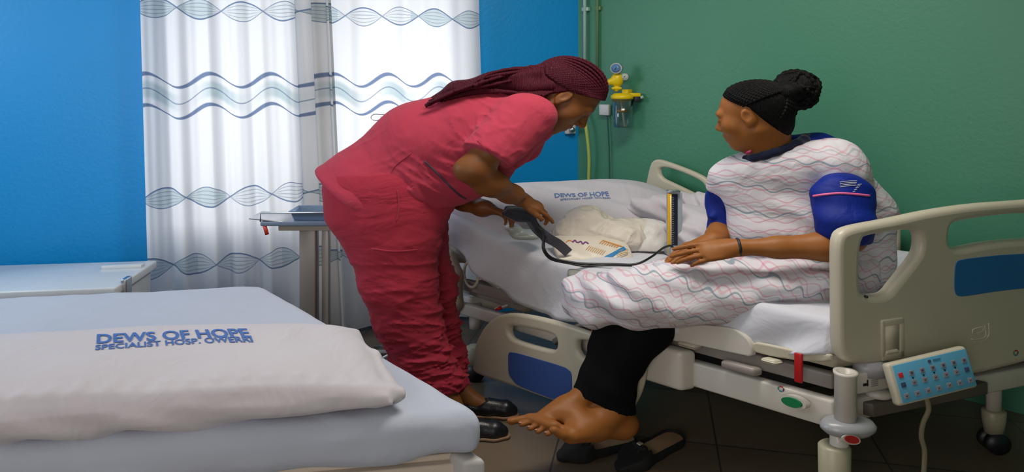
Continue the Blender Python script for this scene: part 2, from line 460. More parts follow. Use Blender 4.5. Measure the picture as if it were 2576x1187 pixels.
# curtains: folded cloth with printed waves
def curtain_mat():
    m, nt, b, tc = base_mat('wave_print_curtain')
    uv = nt.nodes.new('ShaderNodeSeparateXYZ'); nt.links.new(tc.outputs['UV'], uv.inputs[0])
    u = E(nt, uv.outputs[0]); v = E(nt, uv.outputs[1]); T = 2*math.pi/0.30
    dk = None; lt_ = None; ln = None
    def acc(a, x): return x if a is None else a.max(x)
    for v0, ph, fl in ((1.815, 0.6, 1), (0.835, 0.3, 1), (0.485, 1.4, 1)):
        dv = v-v0-(u*T*0.5).sin()*0.006; s1 = (u*T*0.72+ph).sin()
        A = 0.052; env = s1.abs()*A+0.003
        r = dv/env; inside = r.abs().lt(1.0)
        lines = ((r*2.6).fract()-0.5).band(0.13)*inside
        ln = acc(ln, lines*0.7)
        dk = acc(dk, (dv-s1*A).band(0.0045)*0.75); dk = acc(dk, (dv+s1*A).band(0.003)*0.5)
        lt_ = acc(lt_, inside*((u*T*0.36+ph).sin().gt(0.0))*0.45+inside*0.18)
    s2 = (u*T+1.2).sin()
    for v0, w in ((1.445, 0.012), (1.285, 0.011)):
        dv = v-v0-s2*0.036
        th = (u*T+2.4).sin()*0.45+0.75
        dk = acc(dk, (dv/th).band(w)*0.85)
    dv = v-1.365-s2*0.042; dk = acc(dk, dv.band(0.004)*0.6)
    body = (v-1.365-s2*0.036-0.0).band(0.045)
    lt_ = acc(lt_, body*((u*T*1.0+0.2).sin()*0.4+0.45).max(0.1))
    base = (0.74, 0.74, 0.75)
    c = mix(nt, lt_, base, (0.40, 0.50, 0.52)); c = mix(nt, (ln if ln else 0)*0.8, c, (0.16, 0.22, 0.30)); c = mix(nt, dk, c, (0.06, 0.12, 0.26))
    nt.links.new(c.s, b.inputs['Base Color']); b.inputs['Roughness'].default_value = 0.7; b.inputs['Specular IOR Level'].default_value = 0.25
    tr = nt.nodes.new('ShaderNodeBsdfTranslucent'); mx = nt.nodes.new('ShaderNodeMixShader'); mx.inputs[0].default_value = 0.48
    nt.links.new(c.s, tr.inputs[0]); nt.links.new(b.outputs[0], mx.inputs[1]); nt.links.new(tr.outputs[0], mx.inputs[2])
    out = nt.nodes['Material Output']; nt.links.new(mx.outputs[0], out.inputs[0]); return m
M_curt = curtain_mat()
def curtain(pxl_t, pxl_b, pxr_t, pxr_b, off, fold, label, u0=0.0, zt=2.62, zb=0.03):
    nu, nz = 340, 60; V = []; UV = []
    rw = random.Random(int(pxl_t)); ph = [rw.uniform(0, 6) for _ in range(4)]
    for j in range(nz+1):
        z = zb+(zt-zb)*j/nz; k = (1.9-z)/1.4
        a = s_blue(pxl_t+(pxl_b-pxl_t)*max(0, min(1.6, k)), off); b_ = s_blue(pxr_t+(pxr_b-pxr_t)*max(0, min(1.6, k)), off)
        ul = 0
        for i in range(nu+1):
            t = i/nu; s_ = a+(b_-a)*t; am, fr = fold(t)
            o = am*(math.sin(fr+ph[0]*0)+0.35*math.sin(fr*1.7+ph[1]+0.5*z)+0.1*math.sin(fr*3.1+ph[2]))*(0.75+0.25*math.cos(z*1.3+ph[3]))
            s_ += (0.034*math.sin(fr+1.2) if (am > 0.03) else 0.0)*min(1, (am-0.02)/0.02); V.append(bw(s_, z, off+o)); UV.append((u0+t*(a-b_)*1.0, z))
    Fc = [(j*(nu+1)+i, j*(nu+1)+i+1, (j+1)*(nu+1)+i+1, (j+1)*(nu+1)+i) for j in range(nz) for i in range(nu)]
    me = pmesh(V, Fc); ul = me.uv_layers.new(name='UVMap')
    for l in me.loops: ul.data[l.index].uv = UV[l.vertex_index]
    o = link('curtain', me, M_curt); tag(o, label, 'curtain', None); return o
def fold_left(t):
    if t < 0.76: return 0.020, t*44
    return 0.020+0.022*min(1, (t-0.76)/0.06), 0.76*44+(t-0.76)*74
curtain(352, 372, 838, 868, 0.17, fold_left, 'left curtain with blue wave print, its gathered edge overlapping the other curtain')
curtain(748, 752, 1206, 1222, 0.09, lambda t: (0.022, t*30), 'right curtain with blue wave print hanging behind the woman in pink scrubs', u0=0.12)
M_chrome = mat('brushed_metal', (0.62, 0.63, 0.65), 0.3, 1.0)
rd = MB().tube([bw(s_blue(330, .13), 2.66, 0.13), bw(s_blue(1240, .13), 2.66, 0.13)], 0.012, 12, 1).obj('curtain_rod', M_chrome)
tag(rd, 'metal curtain rod above the patterned curtains', 'curtain rod')

# added batten lamp, out of view, a made-up fixture for the overhead fill
lp = root('added_ceiling_lamp', (0.45, 2.1, 2.84), 'white tube lamp added out of view on the ceiling over the beds', 'lamp')
MB().box((0.45, 2.1, 2.87), (0.65, 0.05, 0.03), None, 0.008).obj('housing', M_frame, lp)
mt = bpy.data.materials.new('added_lamp_glow'); mt.use_nodes = True
mt.node_tree.nodes['Principled BSDF'].inputs['Emission Color'].default_value = (1, 0.97, 0.92, 1); mt.node_tree.nodes['Principled BSDF'].inputs['Emission Strength'].default_value = 2
MB().tube([(-0.15, 2.1, 2.825), (1.05, 2.1, 2.825)], 0.013, 12, 1).obj('tube', mt, lp)

# gas pipes, suction unit and sockets on the green wall
M_white = mat('white_plastic', (0.62, 0.63, 0.62), 0.4)
M_yellow = mat('yellow_plastic', (0.80, 0.56, 0.0), 0.35)
M_dark = mat('black_plastic', (0.012, 0.012, 0.016), 0.45)
def pipe(px, z0, z1, r, m, name, label, off=0.03):
    s_ = s_green(px, off); o = MB().tube([gw(s_, z0, off), gw(s_, z1, off)], r, 12, 1)
    for z in (1.9, 2.4): o.box(gw(s_, z, off*0.5), (r*2.2, off*0.5, 0.012), [GD, GN, (0, 0, 1)], 0.002)
    t = o.obj(name, m); return tag(t, label, 'pipe')
pipe(1471, 1.42, 2.88, 0.011, mat('pale_green_pipe', (0.40, 0.56, 0.52), 0.35), 'gas_pipe', 'thicker pale green gas pipe running up the green wall next to the corner')
pipe(1503, 1.42, 2.88, 0.009, mat('olive_pipe', (0.14, 0.24, 0.10), 0.45), 'gas_pipe', 'thin olive gas pipe on the green wall, the one nearer the suction jar', 0.02)
s_ = s_green(1522, 0.02); o = MB().box(gw(s_, 1.26, 0.02), (0.036, 0.016, 0.034), [GD, GN, (0, 0, 1)], 0.006).obj('wall_socket', M_white)
tag(o, 'small white wall socket under the yellow suction unit beside the bent woman\'s forehead', 'socket')
s_ = s_blue(1437, 0.03); sk = root('wall_socket', bw(s_, 1.10, 0.0), 'white oxygen outlet on the blue wall just below the bent woman\'s mouth', 'socket')
MB().box(bw(s_, 1.13, 0.012), (0.035, 0.012, 0.03), [BD, BN, (0, 0, 1)], 0.005).obj('plate', M_white, sk)
MB().tube([bw(s_, 1.13, 0.02), bw(s_, 1.13, 0.06)], 0.016, 16, 1).obj('nozzle', M_chrome, sk)
hs = spline([gw(s_green(1468, .05), 1.24, 0.05), gw(s_green(1478, .06), 1.12, 0.07), gw(s_green(1482, .06), 0.95, 0.06), gw(s_green(1481, .05), 0.75, 0.05), gw(s_green(1484, .05), 0.4, 0.04), gw(s_green(1480, .05), 0.03, 0.05)], 8)
tag(MB().tube(hs, 0.011, 10, 1).obj('gas_hose', mat('yellow_green_hose', (0.42, 0.50, 0.10), 0.4)), 'yellow green hose hanging down the green wall near the corner', 'hose')
hs = spline([gw(s_green(1528, .02), 1.22, 0.02), gw(s_green(1533, .02), 0.95, 0.02), gw(s_green(1534, .02), 0.5, 0.02), gw(s_green(1534, .02), 0.1, 0.02)], 6)
tag(MB().tube(hs, 0.004, 8, 1).obj('wall_cable', mat('dark_green_cable', (0.02, 0.09, 0.06), 0.5)), 'thin dark green cable running down from the wall socket', 'cable')

def suction():
    off = 0.10; s0 = s_green(1563, off); c = gw(s0, 0, off); Y = c[1]
    def pt(px, py, do=0.0): return np.array([(px-CX)/F*(Y), Y-do, H-(py-YH)/F*Y])
    r = root('suction_unit', gw(s0, 0.92, off), 'yellow suction unit with clear jar and two gauges on the green wall', 'suction unit')
    g = nrm(GN*0.6+np.array([0, -1, 0])*0.4); k = Y/F
    def disc(p, rad, th, m, name, face, parent=r):
        mb = MB(); mb.tube([p+g*-th, p+g*th], rad, 24, 1.15); o = auto_smooth(mb.obj(name, m, parent))
        mb = MB(); mb.tube([p+g*th, p+g*(th+0.002)], rad*0.8, 24, 1.15).obj('dial', face, o)
        mb = MB(); mb.box(p+g*(th+0.003)+np.array([0.003, 0, 0.004]), (rad*0.45, 0.001, 0.002), [nrm([0.7, 0, 0.7]), g, nrm([-0.7, 0, 0.7])]).obj('needle', M_dark, o); return o
    fblue = mat('blue_dial', (0.10, 0.22, 0.42), 0.3); fw = mat('pale_dial', (0.5, 0.58, 0.52), 0.3)
    disc(pt(1549, 172, 0.03), 0.032, 0.012, M_chrome, 'gauge', fblue); disc(pt(1571, 193, 0.02), 0.021, 0.01, M_chrome, 'gauge', fw)
    F_ = Field(np.array([c[0]-.3, c[1]-.2, 1.1]), np.array([c[0]+.3, c[1]+.15, 1.7]), 0.0045)
    a = pt(1553, 200); F_.ell(a, (0.038, 0.034, 0.044), k=0); F_.cap(pt(1547, 206), pt(1535, 206), 0.02, k=.01); F_.cap(a, a+np.array([0, 0.11, 0]), 0.018, k=.01)
    F_.cap(pt(1553, 200), pt(1551, 225), 0.014, k=.008); F_.rbox(pt(1551, 222), (0.030, 0.02, 0.008), 0.004, k=.003)
    link('regulator_body', F_.mesh(1.0), M_yellow, r)
    lid = MB(); pl = pt(1565, 240); lid.lathe(pl-np.array([0, 0, 0.022]), [(0.02, 0.036), (0.045, 0.034), (0.056, 0.024), (0.062, 0.018), (0.062, 0.0)], 28, 1.1)
    lid.box(pt(1592, 239), (0.045, 0.016, 0.012), None, 0.005); lid.obj('jar_lid', M_yellow, r)
    MB().box(pt(1601, 249, 0.02), (0.018, 0.016, 0.016), None, 0.004).obj('overflow_valve', M_dark, r)
    MB().tube([pt(1608, 246), pt(1618, 244)], 0.010, 12, 1).obj('outlet_tip', mat('pale_tip', (0.45, 0.55, 0.5), .3), r)
    mg = bpy.data.materials.new('clear_jar_plastic'); mg.use_nodes = True; nt = mg.node_tree; nt.nodes.clear()
    o_ = nt.nodes.new('ShaderNodeOutputMaterial'); t = nt.nodes.new('ShaderNodeBsdfTransparent'); t.inputs[0].default_value = (0.90, 0.95, 0.97, 1)
    gl = nt.nodes.new('ShaderNodeBsdfGlossy'); gl.inputs['Roughness'].default_value = 0.12; x = nt.nodes.new('ShaderNodeMixShader'); lw = nt.nodes.new('ShaderNodeLayerWeight'); lw.inputs[0].default_value = 0.45
    nt.links.new(lw.outputs['Facing'], x.inputs[0]); nt.links.new(t.outputs[0], x.inputs[1]); nt.links.new(gl.outputs[0], x.inputs[2]); nt.links.new(x.outputs[0], o_.inputs[0])
    jr = pt(1567, 320); h = pt(1567, 250)[2]-jr[2]
    MB().lathe(jr, [(0.044, 0), (0.048, 0.006), (0.056, h), (0.053, h), (0.045, 0.008), (0.042, 0.006)], 28, 1.15).obj('jar', mg, r)
    MB().lathe(pt(1566, 279), [(0.012, 0.012), (0.03, 0.006), (0.032, 0), (0.026, -0.008)], 20, 1.1).obj('float', mat('orange_float', (0.75, 0.35, 0.0), .4), r)
    MB().tube([pt(1561, 250, 0.01), pt(1571, 318, 0.01)], 0.005, 10, 1.2).obj('suction_tube', mat('pale_tube', (0.8, 0.75, 0.55), .3), r)
    MB().box(gw(s0, 1.36, 0.03), (0.022, 0.03, 0.03), [GD, GN, (0, 0, 1)], 0.004).obj('wall_bracket', M_yellow, r)
suction()
# ------------------------------------------------------------------ beds and bedding
M_bed = mat('cream_bed_plastic', (0.49, 0.455, 0.355), 0.38, var=0.03)
M_bedw = mat('white_bed_paint', (0.56, 0.53, 0.48), 0.35)
M_beam = mat('grey_bed_beam', (0.26, 0.23, 0.21), 0.4)
M_bpanel = mat('blue_bed_panel', (0.018, 0.13, 0.36), 0.45)
M_bpanel2 = mat('blue_rail_panel', (0.035, 0.085, 0.30), 0.45)
M_red = mat('red_plastic', (0.45, 0.006, 0.008), 0.4)
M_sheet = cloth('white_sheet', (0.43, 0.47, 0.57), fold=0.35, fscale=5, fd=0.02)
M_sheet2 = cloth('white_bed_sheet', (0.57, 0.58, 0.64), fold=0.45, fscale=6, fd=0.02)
M_pillow = cloth('white_pillowcase', (0.52, 0.495, 0.54), fold=0.35, fscale=4, fd=0.03, stretch=(1.6, .8, 1))
M_print = mat('blue_print_ink', (0.045, 0.13, 0.42), 0.7)
M_print2 = mat('faded_blue_print_ink', (0.10, 0.17, 0.38), 0.7)
Z3 = np.array([0, 0, 1.])
def smoothstep(a, b, x):
    t = np.clip((x-a)/(b-a), 0, 1); return t*t*(3-2*t)

# --- the bed in front (left)
LBu = nrm([1, 0.165, 0]); LBv = np.array([-0.885, 0.98, 0])          # along its length; across its end
NR = np.array([-0.095, 1.60, 0])                                       # near right corner
def LB(a, b, z): return NR+LBu*a+LBv*b+Z3*z                            # a<0 goes left, b 0..1 goes to the far side
bedL = root('hospital_bed', LB(-0.9, 0.5, 0), 'front hospital bed with a sheeted mattress and cream frame at the photo left', 'bed')
mb = MB()
Ax = [LBu, nrm(LBv), Z3]
for b in (0.03, 0.97): mb.box(LB(-0.92, b, 0.497), (0.9, 0.025, 0.035), Ax, 0.006)
for a in (-0.06, -0.95, -1.78): mb.box(LB(a, 0.5, 0.495), (0.025, 0.62, 0.03), Ax, 0.006)
mb.box(LB(-0.9, 0.5, 0.533), (0.88, 0.62, 0.012), Ax, 0.004)
mb.obj('bed_frame', mat('cream_front_frame', (0.60, 0.52, 0.44), 0.4), bedL)
mb = MB().box(LB(-0.008, 0.005, 0.505), (0.028, 0.030, 0.048), Ax, 0.012, 3); mb.obj('corner_cap', mat('worn_grey_cap', (0.45, 0.44, 0.44), 0.5), bedL)
for a, b in ((-0.15, 0.06), (-1.7, 0.06), (-0.15, 0.94), (-1.7, 0.94)):
    MB().cyl(LB(a, b, 0.09), LB(a, b, 0.45), 0.022).obj('leg', M_bedw, bedL)
    MB().tube([LB(a, b, 0.04)-np.array([0, .018, 0]), LB(a, b, 0.04)+np.array([0, .018, 0])], 0.04, 20, 1).obj('caster', M_dark, bedL)
def mapL(V):
    a, b, z = V[:, 0], V[:, 1], V[:, 2]
    return NR+a[:, None]*LBu+b[:, None]*LBv+z[:, None]*Z3
def mapLd(V): return mapL(np.stack([V[:, 0], V[:, 1]/1.32, V[:, 2]], 1))
# mattress: field in (a, b*1.32 m, z)
Fd = Field((-1.95, -0.06, 0.45), (0.08, 1.42, 0.70), 0.011)
Fd.rbox((-0.95, 0.66, 0.603), (0.985, 0.675, 0.060), 0.046, k=0)
def msh(X, Y, Z):
    edge = np.exp(-((Y+0.0)/0.10)**2); right = np.exp(-((X-0.0)/0.12)**2)
    low = np.clip((0.64-Z)/0.1, 0, 1)
    d = -0.004*sn(X, Y, Z, 9, 3)-0.0025*sn(X, Y, Z, 24, 5)
    d = d-low*0.008*np.sin(17*X+24*Z+2*np.sin(7*X))*(Y < 0.2)*1.0
    d = d-right*low*0.009*np.sin(26*Y-15*Z+9*X)
    d = d-0.004*np.exp(-((Y-0.9-0.12*(X+1.4))/0.014)**2)*(X < -0.75)*(X > -1.7)*(Z > 0.62)-0.003*np.exp(-((Y-1.05-0.2*(X+1.4))/0.012)**2)*(X < -0.9)*(Z > 0.62)
    return d
Fd.disp(msh)
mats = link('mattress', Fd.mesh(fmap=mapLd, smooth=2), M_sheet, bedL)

def pillow_field(w, d, h, cx, cy, cz, res, seed, sag=0.0, ears=0.03):
    f = Field((cx-w-.06, cy-d-.06, cz-h-.05), (cx+w+.06, cy+d+.06, cz+h+.06), res)
    X, Y, Z = f._g((slice(None),)*3)
    x = (X-cx)/w; y = (Y-cy)/d
    rr = np.clip(1-np.abs(x)**3.2, 0, 1)*np.clip(1-np.abs(y)**3.0, 0, 1)
    top = h*np.sqrt(rr+1e-6)*(1+0.05*sn(X, Y, Z*0, 9, seed)); bot = -h*0.75*np.sqrt(rr+1e-6)
    top = top+0.008; bot = bot-0.006
    inside = np.maximum(np.maximum((Z-cz)-top, bot-(Z-cz)), np.maximum(np.abs(X-cx)-w, np.abs(Y-cy)-d))
    f.D = (inside*0.7).astype(np.float32)
    return f
# the pillow on it: field in (a, y, z) with y in metres of depth
PLo = np.array([-0.985, 1.672, 0.0]); PLu = LBu; PLv = np.array([-0.38, 0.93, 0])
def mapP(V):
    V = V.copy(); V[:, 1] *= 1-0.10*(V[:, 0]+0.2)
    return PLo+V[:, 0:1]*PLu+V[:, 1:2]*PLv+V[:, 2:3]*Z3
f = pillow_field(0.86, 0.240, 0.082, -0.235, 0, 0.704, 0.007, 11)
def pw(X, Y, Z):
    e = np.clip((0.73-Z)/0.05, 0, 1)*(Y < -0.1)
    d = -0.0045*sn(X, Y, Z, 10, 8)-e*0.006*np.sin(16*X+70*Z+3*np.sin(5*X))
    d = d-0.0035*np.exp(-((Y+0.215+0.008*np.sin(5*X))/0.010)**2)*(Z > 0.70)      # stitched hem line
    d = d-0.003*(np.sin(110*X) > 0)*np.exp(-((Y+0.20)/0.012)**2)*(Z > 0.70)
    r = np.clip((X-0.40)/0.2, 0, 1)
    return d-r*0.002*sn(X, Y, Z, 30, 3)-0.004*np.exp(-((Y-0.02-0.35*(X+0.3))/0.03)**2)*(X < -0.3)
f.disp(pw)
f.cap((0.56, 0.14, 0.708), (0.635, 0.02, 0.708), 0.014, 0.010, k=0.03); f.cap((0.632, 0.02, 0.706), (0.648, -0.17, 0.698), 0.010, 0.014, k=0.03); f.cap((0.60, -0.19, 0.69), (0.656, -0.205, 0.70), 0.020, 0.014, k=0.03)
PL = link('pillow', f.mesh(fmap=mapP, smooth=1), M_pillow); tag(PL, 'white pillow printed with blue lettering on the front bed', 'pillow')
bv = bvh_of(PL)
def ray_hit(px, py, bvh):
    h = bvh.ray_cast(Vector((0, 0, H)), Vector(P(px, py, 1.0)-np.array([0, 0, H]))); return None if h[0] is None else np.array(h[0])
def print_quad(body, pa, pb, pc, bold, bvh, m, parent):
    """lettering printed on a cloth: lower left, lower right and upper left points measured on the cloth"""
    a, b, c = (ray_hit(*q, bvh) for q in (pa, pb, pc))
    if a is None or b is None or c is None: print('MISS', body); return
    up = c-a; t = text_mesh(body, float(np.linalg.norm(b-a)), bold, float(np.linalg.norm(up)))
    me = drape(t, a+Z3*0.02, nrm(b-a), nrm(up), bvh, (0.0, 0.02, -1), 0.0018); return link('printed_lettering', me, m, parent, smooth=False)
print_quad('DEWS OF HOPE', (243, 866), (634, 851), (244, 842), 0.028, bv, M_print, PL)
print_quad('SPECIALIST HOSP. OWERRI', (239, 882), (638, 862), (240, 869), 0.022, bv, M_print, PL)

# --- the patient's bed
LO = np.array([1.04, 2.18, 0]); LV = np.array([-1.38, 1.12, 0]); WV = np.array([1.30, 0.43, 0])
Lu, Wu = nrm(LV), nrm(WV)
def RB(l, w, z): return LO+LV*l+WV*w+Z3*z
def l_of(px, w=0.0):
    r = (px-CX)/F; q = LO+WV*w
    return (q[0]-r*q[1])/(-LV[0]+r*LV[1])
def RBp(px, py, w=0.0):                          # point in the bed's long vertical plane w seen in column px, row py
    l = l_of(px, w); q = RB(l, w, 0); q[2] = H-(py-YH)/F*q[1]; return q
bedR = root('hospital_bed', RB(0.5, 0.5, 0), 'electric hospital bed with cream boards on which the woman sits', 'bed')
AB = [Lu, Wu, Z3]
LM = 1.06
def ztop(l): return 0.675+0.125*smoothstep(0.60, 1.06, l)
# sheet over mattress: cross section swept along the bed
pxs = [2085, 2000, 1900, 1800, 1690, 1600, 1500, 1430, 1360, 1290, 1230, 1190, 1130, 1110, 1080]
pys = [888, 888, 878, 855, 832, 822, 815, 803, 785, 745, 700, 660, 607, 592, 575]
ll = [l_of(p) for p in pxs]; zz = [RBp(p, q)[2] for p, q in zip(pxs, pys)]
nl, V = 170, []
ncs = 0
for i in range(nl+1):
    l = LM*i/nl; zb = float(np.interp(l, ll, zz)); zt = float(ztop(l)); row = []
    hang = [(0.0-0.000, 1.0), (0.0, 0.75), (0.0, 0.5), (0.0, 0.25)]
    n1 = 12
    for k in range(n1):
        t = k/n1; z = zb+(zt-0.03-zb)*t
        amp = 0.016*(1-t)*min(1, (zt-zb)/0.15)
        o = -0.012-amp*(math.sin(l*46+t*2.5)+0.6*math.sin(l*23+1+t*4))-0.010*(1-t)
        row.append((o, z))
    for a in (0.15, 0.4, 0.7, 1.0):
        row.append((-0.012+0.03*(1-math.cos(a*math.pi/2)), zt-0.03+0.03*math.sin(a*math.pi/2)))
    Wm = 1.37
    for k in range(1, 26):
        w = 0.03+(Wm-0.06)*k/26
        z = zt+0.004*math.sin(l*21+w*9)+0.003*math.sin(w*31+l*13)
        # creases that run down to the near edge
        cr = 0.006*math.exp(-((w-0.10-0.25*math.sin(l*11))**2)/0.004)
        row.append((w, z+cr*0.7))
    for a in (0, 0.5, 1.0):
        row.append((Wm-0.03+0.03*math.sin(a*math.pi/2), zt-0.03+0.03*math.cos(a*math.pi/2)))
    row.append((Wm, zt-0.13))
    ncs = len(row)
    for w, z in row: V.append(LO+LV*l+Wu*w+Z3*z)
Fc = [[i*ncs+j, i*ncs+j+1, (i+1)*ncs+j+1, (i+1)*ncs+j] for i in range(nl) for j in range(ncs-1)]
# closing underside
Fc += [[i*ncs, (i+1)*ncs, (i+1)*ncs+ncs-1, i*ncs+ncs-1] for i in range(nl)]
Fc += [list(range(ncs))[::-1], [nl*ncs+j for j in range(ncs)]]
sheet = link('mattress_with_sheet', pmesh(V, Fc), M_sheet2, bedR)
bvs = bvh_of(sheet)
def top_at(x, y):
    h = bvs.ray_cast(Vector((x, y, 1.5)), Vector((0, 0, -1))); return h[0].z if h[0] is not None else 0.68

# platform and frame
mb = MB()
def beam(l0, l1, w, z0, z1, th, bev=0.006, m=None):
    a, b = RB(l0, w, (z0+z1)/2), RB(l1, w, (z0+z1)/2)
    mb.box((a+b)/2, (np.linalg.norm(b-a)/2, th/2, (z1-z0)/2), AB, bev)
mb.box(RB(0.30, 0.5, 0.525), (0.52, 0.655, 0.022), AB, 0.008); mb.box(RB(0.84, 0.5, 0.57), (0.36, 0.62, 0.015), [nrm(Lu+Z3*0.12), Wu, nrm(Z3-Lu*0.12)], 0.006)
mb.obj('mattress_platform', M_bed, bedR)
mb = MB(); beam(0.01, 0.95, 0.03, 0.435, 0.485, 0.04); beam(0.01, 0.95, 0.97, 0.435, 0.485, 0.04)
for l in (0.03, 0.5, 0.93): mb.box(RB(l, 0.5, 0.455), (0.02, 0.62, 0.022), AB, 0.005)
mb.obj('upper_frame', M_beam, bedR)
mb = MB(); beam(-0.01, 0.34, 0.0, 0.325, 0.415, 0.05, 0.008); beam(-0.01, 1.0, 0.96, 0.325, 0.40, 0.05, 0.008); beam(0.34, 1.0, 0.0, 0.33, 0.385, 0.04, 0.008)
for l in (0.02, 0.95): mb.box(RB(l, 0.48, 0.36), (0.03, 0.60, 0.035), AB, 0.006)
mb.obj('chassis_beam', M_bedw, bedR)
a_ = RBp(1680, 918, -0.03); mb = MB().box(a_, (0.085, 0.035, 0.072), AB, 0.018, 4); mb.obj('motor_cover', M_bedw, bedR)
for px, py, wd, hh, m_, nm in ((1735, 868, 0.035, 0.009, M_bed, 'rail_bracket'), (1942, 908, 0.026, 0.009, M_bed, 'rail_bracket'), (1865, 925, 0.06, 0.014, M_beam, 'rail_bracket')):
    c = RBp(px, py, -0.025); MB().box(c, (wd, 0.02, hh), AB, 0.01, 3).obj(nm, m_, bedR)
c = RBp(2009, 925, -0.05); MB().box(c, (0.012, 0.004, 0.048), AB, 0.003).obj('red_strap', M_red, bedR, label='red release strap')
# green oval button in its lug, and the ring emblem
nB = -Wu
def oval(c, ru, rv, u, v, n, th, m, name, par=bedR, seg=28):
    mb = MB(); V_ = []
    for z in (-th, th):
        for k in range(seg):
            a = 2*math.pi*k/seg; V_.append(c+u*ru*math.cos(a)+v*rv*math.sin(a)+n*z)
    mb.add(V_, [list(range(seg)), [seg+k for k in range(seg)][::-1]]+[[k, k+seg, (k+1) % seg+seg, (k+1) % seg] for k in range(seg)])
    return auto_smooth(mb.obj(name, m, par))
M_grn = mat('green_button_plastic', (0.0, 0.17, 0.055), 0.45)
c = RBp(2003, 1010, -0.03); oval(c+nB*0.004, 0.041, 0.021, Lu, Z3, nB, 0.010, M_bedw, 'button_lug'); oval(c+nB*0.018, 0.031, 0.015, Lu, Z3, nB, 0.004, M_grn, 'release_button')
def ring_emblem(c, u, v, n, r, par):
    cols = [(0.45, 0.01, 0.03), (0.03, 0.25, 0.12), (0.03, 0.18, 0.30), (0.10, 0.04, 0.10)]
    for i, cl in enumerate(cols):
        mb = MB(); V_ = []; k_ = 8
        for j in range(k_+1):
            a = math.pi*0.25+2*math.pi*(i+j/k_*0.92)/4
            V_ += [c+u*r*math.cos(a)*1.15+v*r*math.sin(a), c+u*r*.55*math.cos(a)*1.15+v*r*.55*math.sin(a)]
        mb.add(V_, [[2*j, 2*j+1, 2*j+3, 2*j+2] for j in range(k_)])
        mb.obj('ring_emblem', mat('emblem_ink_%d' % i, cl, 0.5), par, smooth=False)
c = RBp(1972, 977, -0.03); ring_emblem(c+nB*0.012, -Lu, Z3, nB, 0.010, bedR)
# corner post with bumper, brake pedal, castor
M_cup = mat('olive_caster_cup', (0.36, 0.34, 0.24), 0.4); M_bump = mat('grey_bumper', (0.30, 0.31, 0.33), 0.3)
def caster_post(c, full=True, sc_=1.0):
    x, y, _ = c
    if full:
        MB().lathe((x, y, 0.375), [(0.030, 0), (0.030, 0.142), (0.033, 0.147), (0.033, 0.155), (0.022, 0.155), (0.020, 0.142)], 30, 1.12).obj('corner_post', M_bedw, bedR)
        MB().lathe((x+0.008, y, 0.332), [(0.03, 0.0), (0.042, 0.006), (0.050, 0.018), (0.051, 0.028), (0.044, 0.042), (0.032, 0.047)], 36, 1.72).obj('corner_bumper', M_bump, bedR)
    MB().lathe((x-0.02*full, y, 0.25), [(0.022, 0), (0.024, 0.03), (0.024, 0.12)], 24, 1.2).obj('caster_stem', M_bedw, bedR)
    cup = MB().lathe((x-0.035*full, y, 0.075), [(0.036, 0), (0.041, 0.05), (0.043, 0.218), (0.036, 0.225)] if full else [(0.030, 0.0), (0.036, 0.05), (0.038, 0.085), (0.030, 0.090)], 28, 1.15).obj('caster_cup', M_cup, bedR)
    for s_ in (-1, 1):
        q = np.array([x+0.03*full, y+0.02*s_, 0.055 if full else 0.042]); MB().tube([q-np.array([0, .012, 0]), q+np.array([0, .012, 0])], 0.052 if full else 0.040, 28, 1.15).obj('caster_wheel', M_cup if (s_ < 0 and full) else M_dark, bedR)
PC = P(2127, 1187, 2.12)
caster_post((PC[0], 2.12, 0))
c = P(2140, 1106, 2.05); oval(c, 0.027, 0.020, np.array([0.93, 0, -0.36]), np.array([0.3, -.45, .84]), nrm([0.1, -0.9, 0.5]), 0.006, M_bedw, 'pedal_rim'); oval(c+nrm([0.1, -.9, .5])*0.006, 0.022, 0.0155, np.array([0.93, 0, -0.36]), np.array([0.3, -.45, .84]), nrm([0.1, -0.9, 0.5]), 0.003, M_red, 'brake_pedal')
MB().cyl(P(2140, 1106, 2.07), P(2105, 1100, 2.12), 0.010).obj('pedal_arm', M_bedw, bedR)
PF = P(2500, 1090, 2.62); caster_post((PF[0], 2.62, 0), False)
MB().cyl(np.array([PF[0], 2.62, 0.155]), np.array([PF[0], 2.62, 0.36]), 0.021).obj('corner_post', M_bedw, bedR)
for l, w in ((0.93, 0.05), (0.93, 0.92)): q = RB(l, w, 0); caster_post((q[0], q[1], 0), False)
mb = MB().box(P(2200, 965, 2.16)+np.array([0, 0.03, 0]), (0.075, 0.02, 0.033), [Wu, -Lu, Z3], 0.006); mb.obj('label_bracket', M_bedw, bedR)
c = P(2198, 968, 2.16)+np.array([-0.01, 0.008, 0])
mb = MB()
A_ = [Wu, nrm([-0.31, 0.95, 0]), Z3]
mb.box(c+Wu*-0.016, (0.010, 0.002, 0.004), A_); mb.box(c+Wu*-0.008+Z3*0.004, (0.002, 0.002, 0.010), A_); mb.obj('bed_pictogram', M_dark, bedR, smooth=False)
mb = MB()
for i in range(4): mb.box(c+Wu*0.022+Z3*(0.009-0.006*i), (0.014, 0.0015, 0.001), A_)
mb.obj('fine_print', mat('grey_ink', (0.25, 0.25, 0.25), .6), bedR, smooth=False)
MB().cyl(P(2190, 940, 2.2), P(2190, 905, 2.2), 0.04).obj('board_socket', mat('grey_tube', (0.36, 0.36, 0.39), 0.35), bedR)
MB().lathe(P(2210, 1000, 2.24), [(0.01, 0), (0.035, 0.008), (0.038, 0.02), (0.03, 0.03)], 24, 1.2).obj('mount_foot', M_bedw, bedR)
mb = MB().box(P(2330, 1000, 2.30), (0.26, 0.02, 0.022), [Wu, -Lu, Z3], 0.005); mb.obj('cross_beam', mat('dark_cross_beam', (0.10, 0.085, 0.07), .5), bedR)

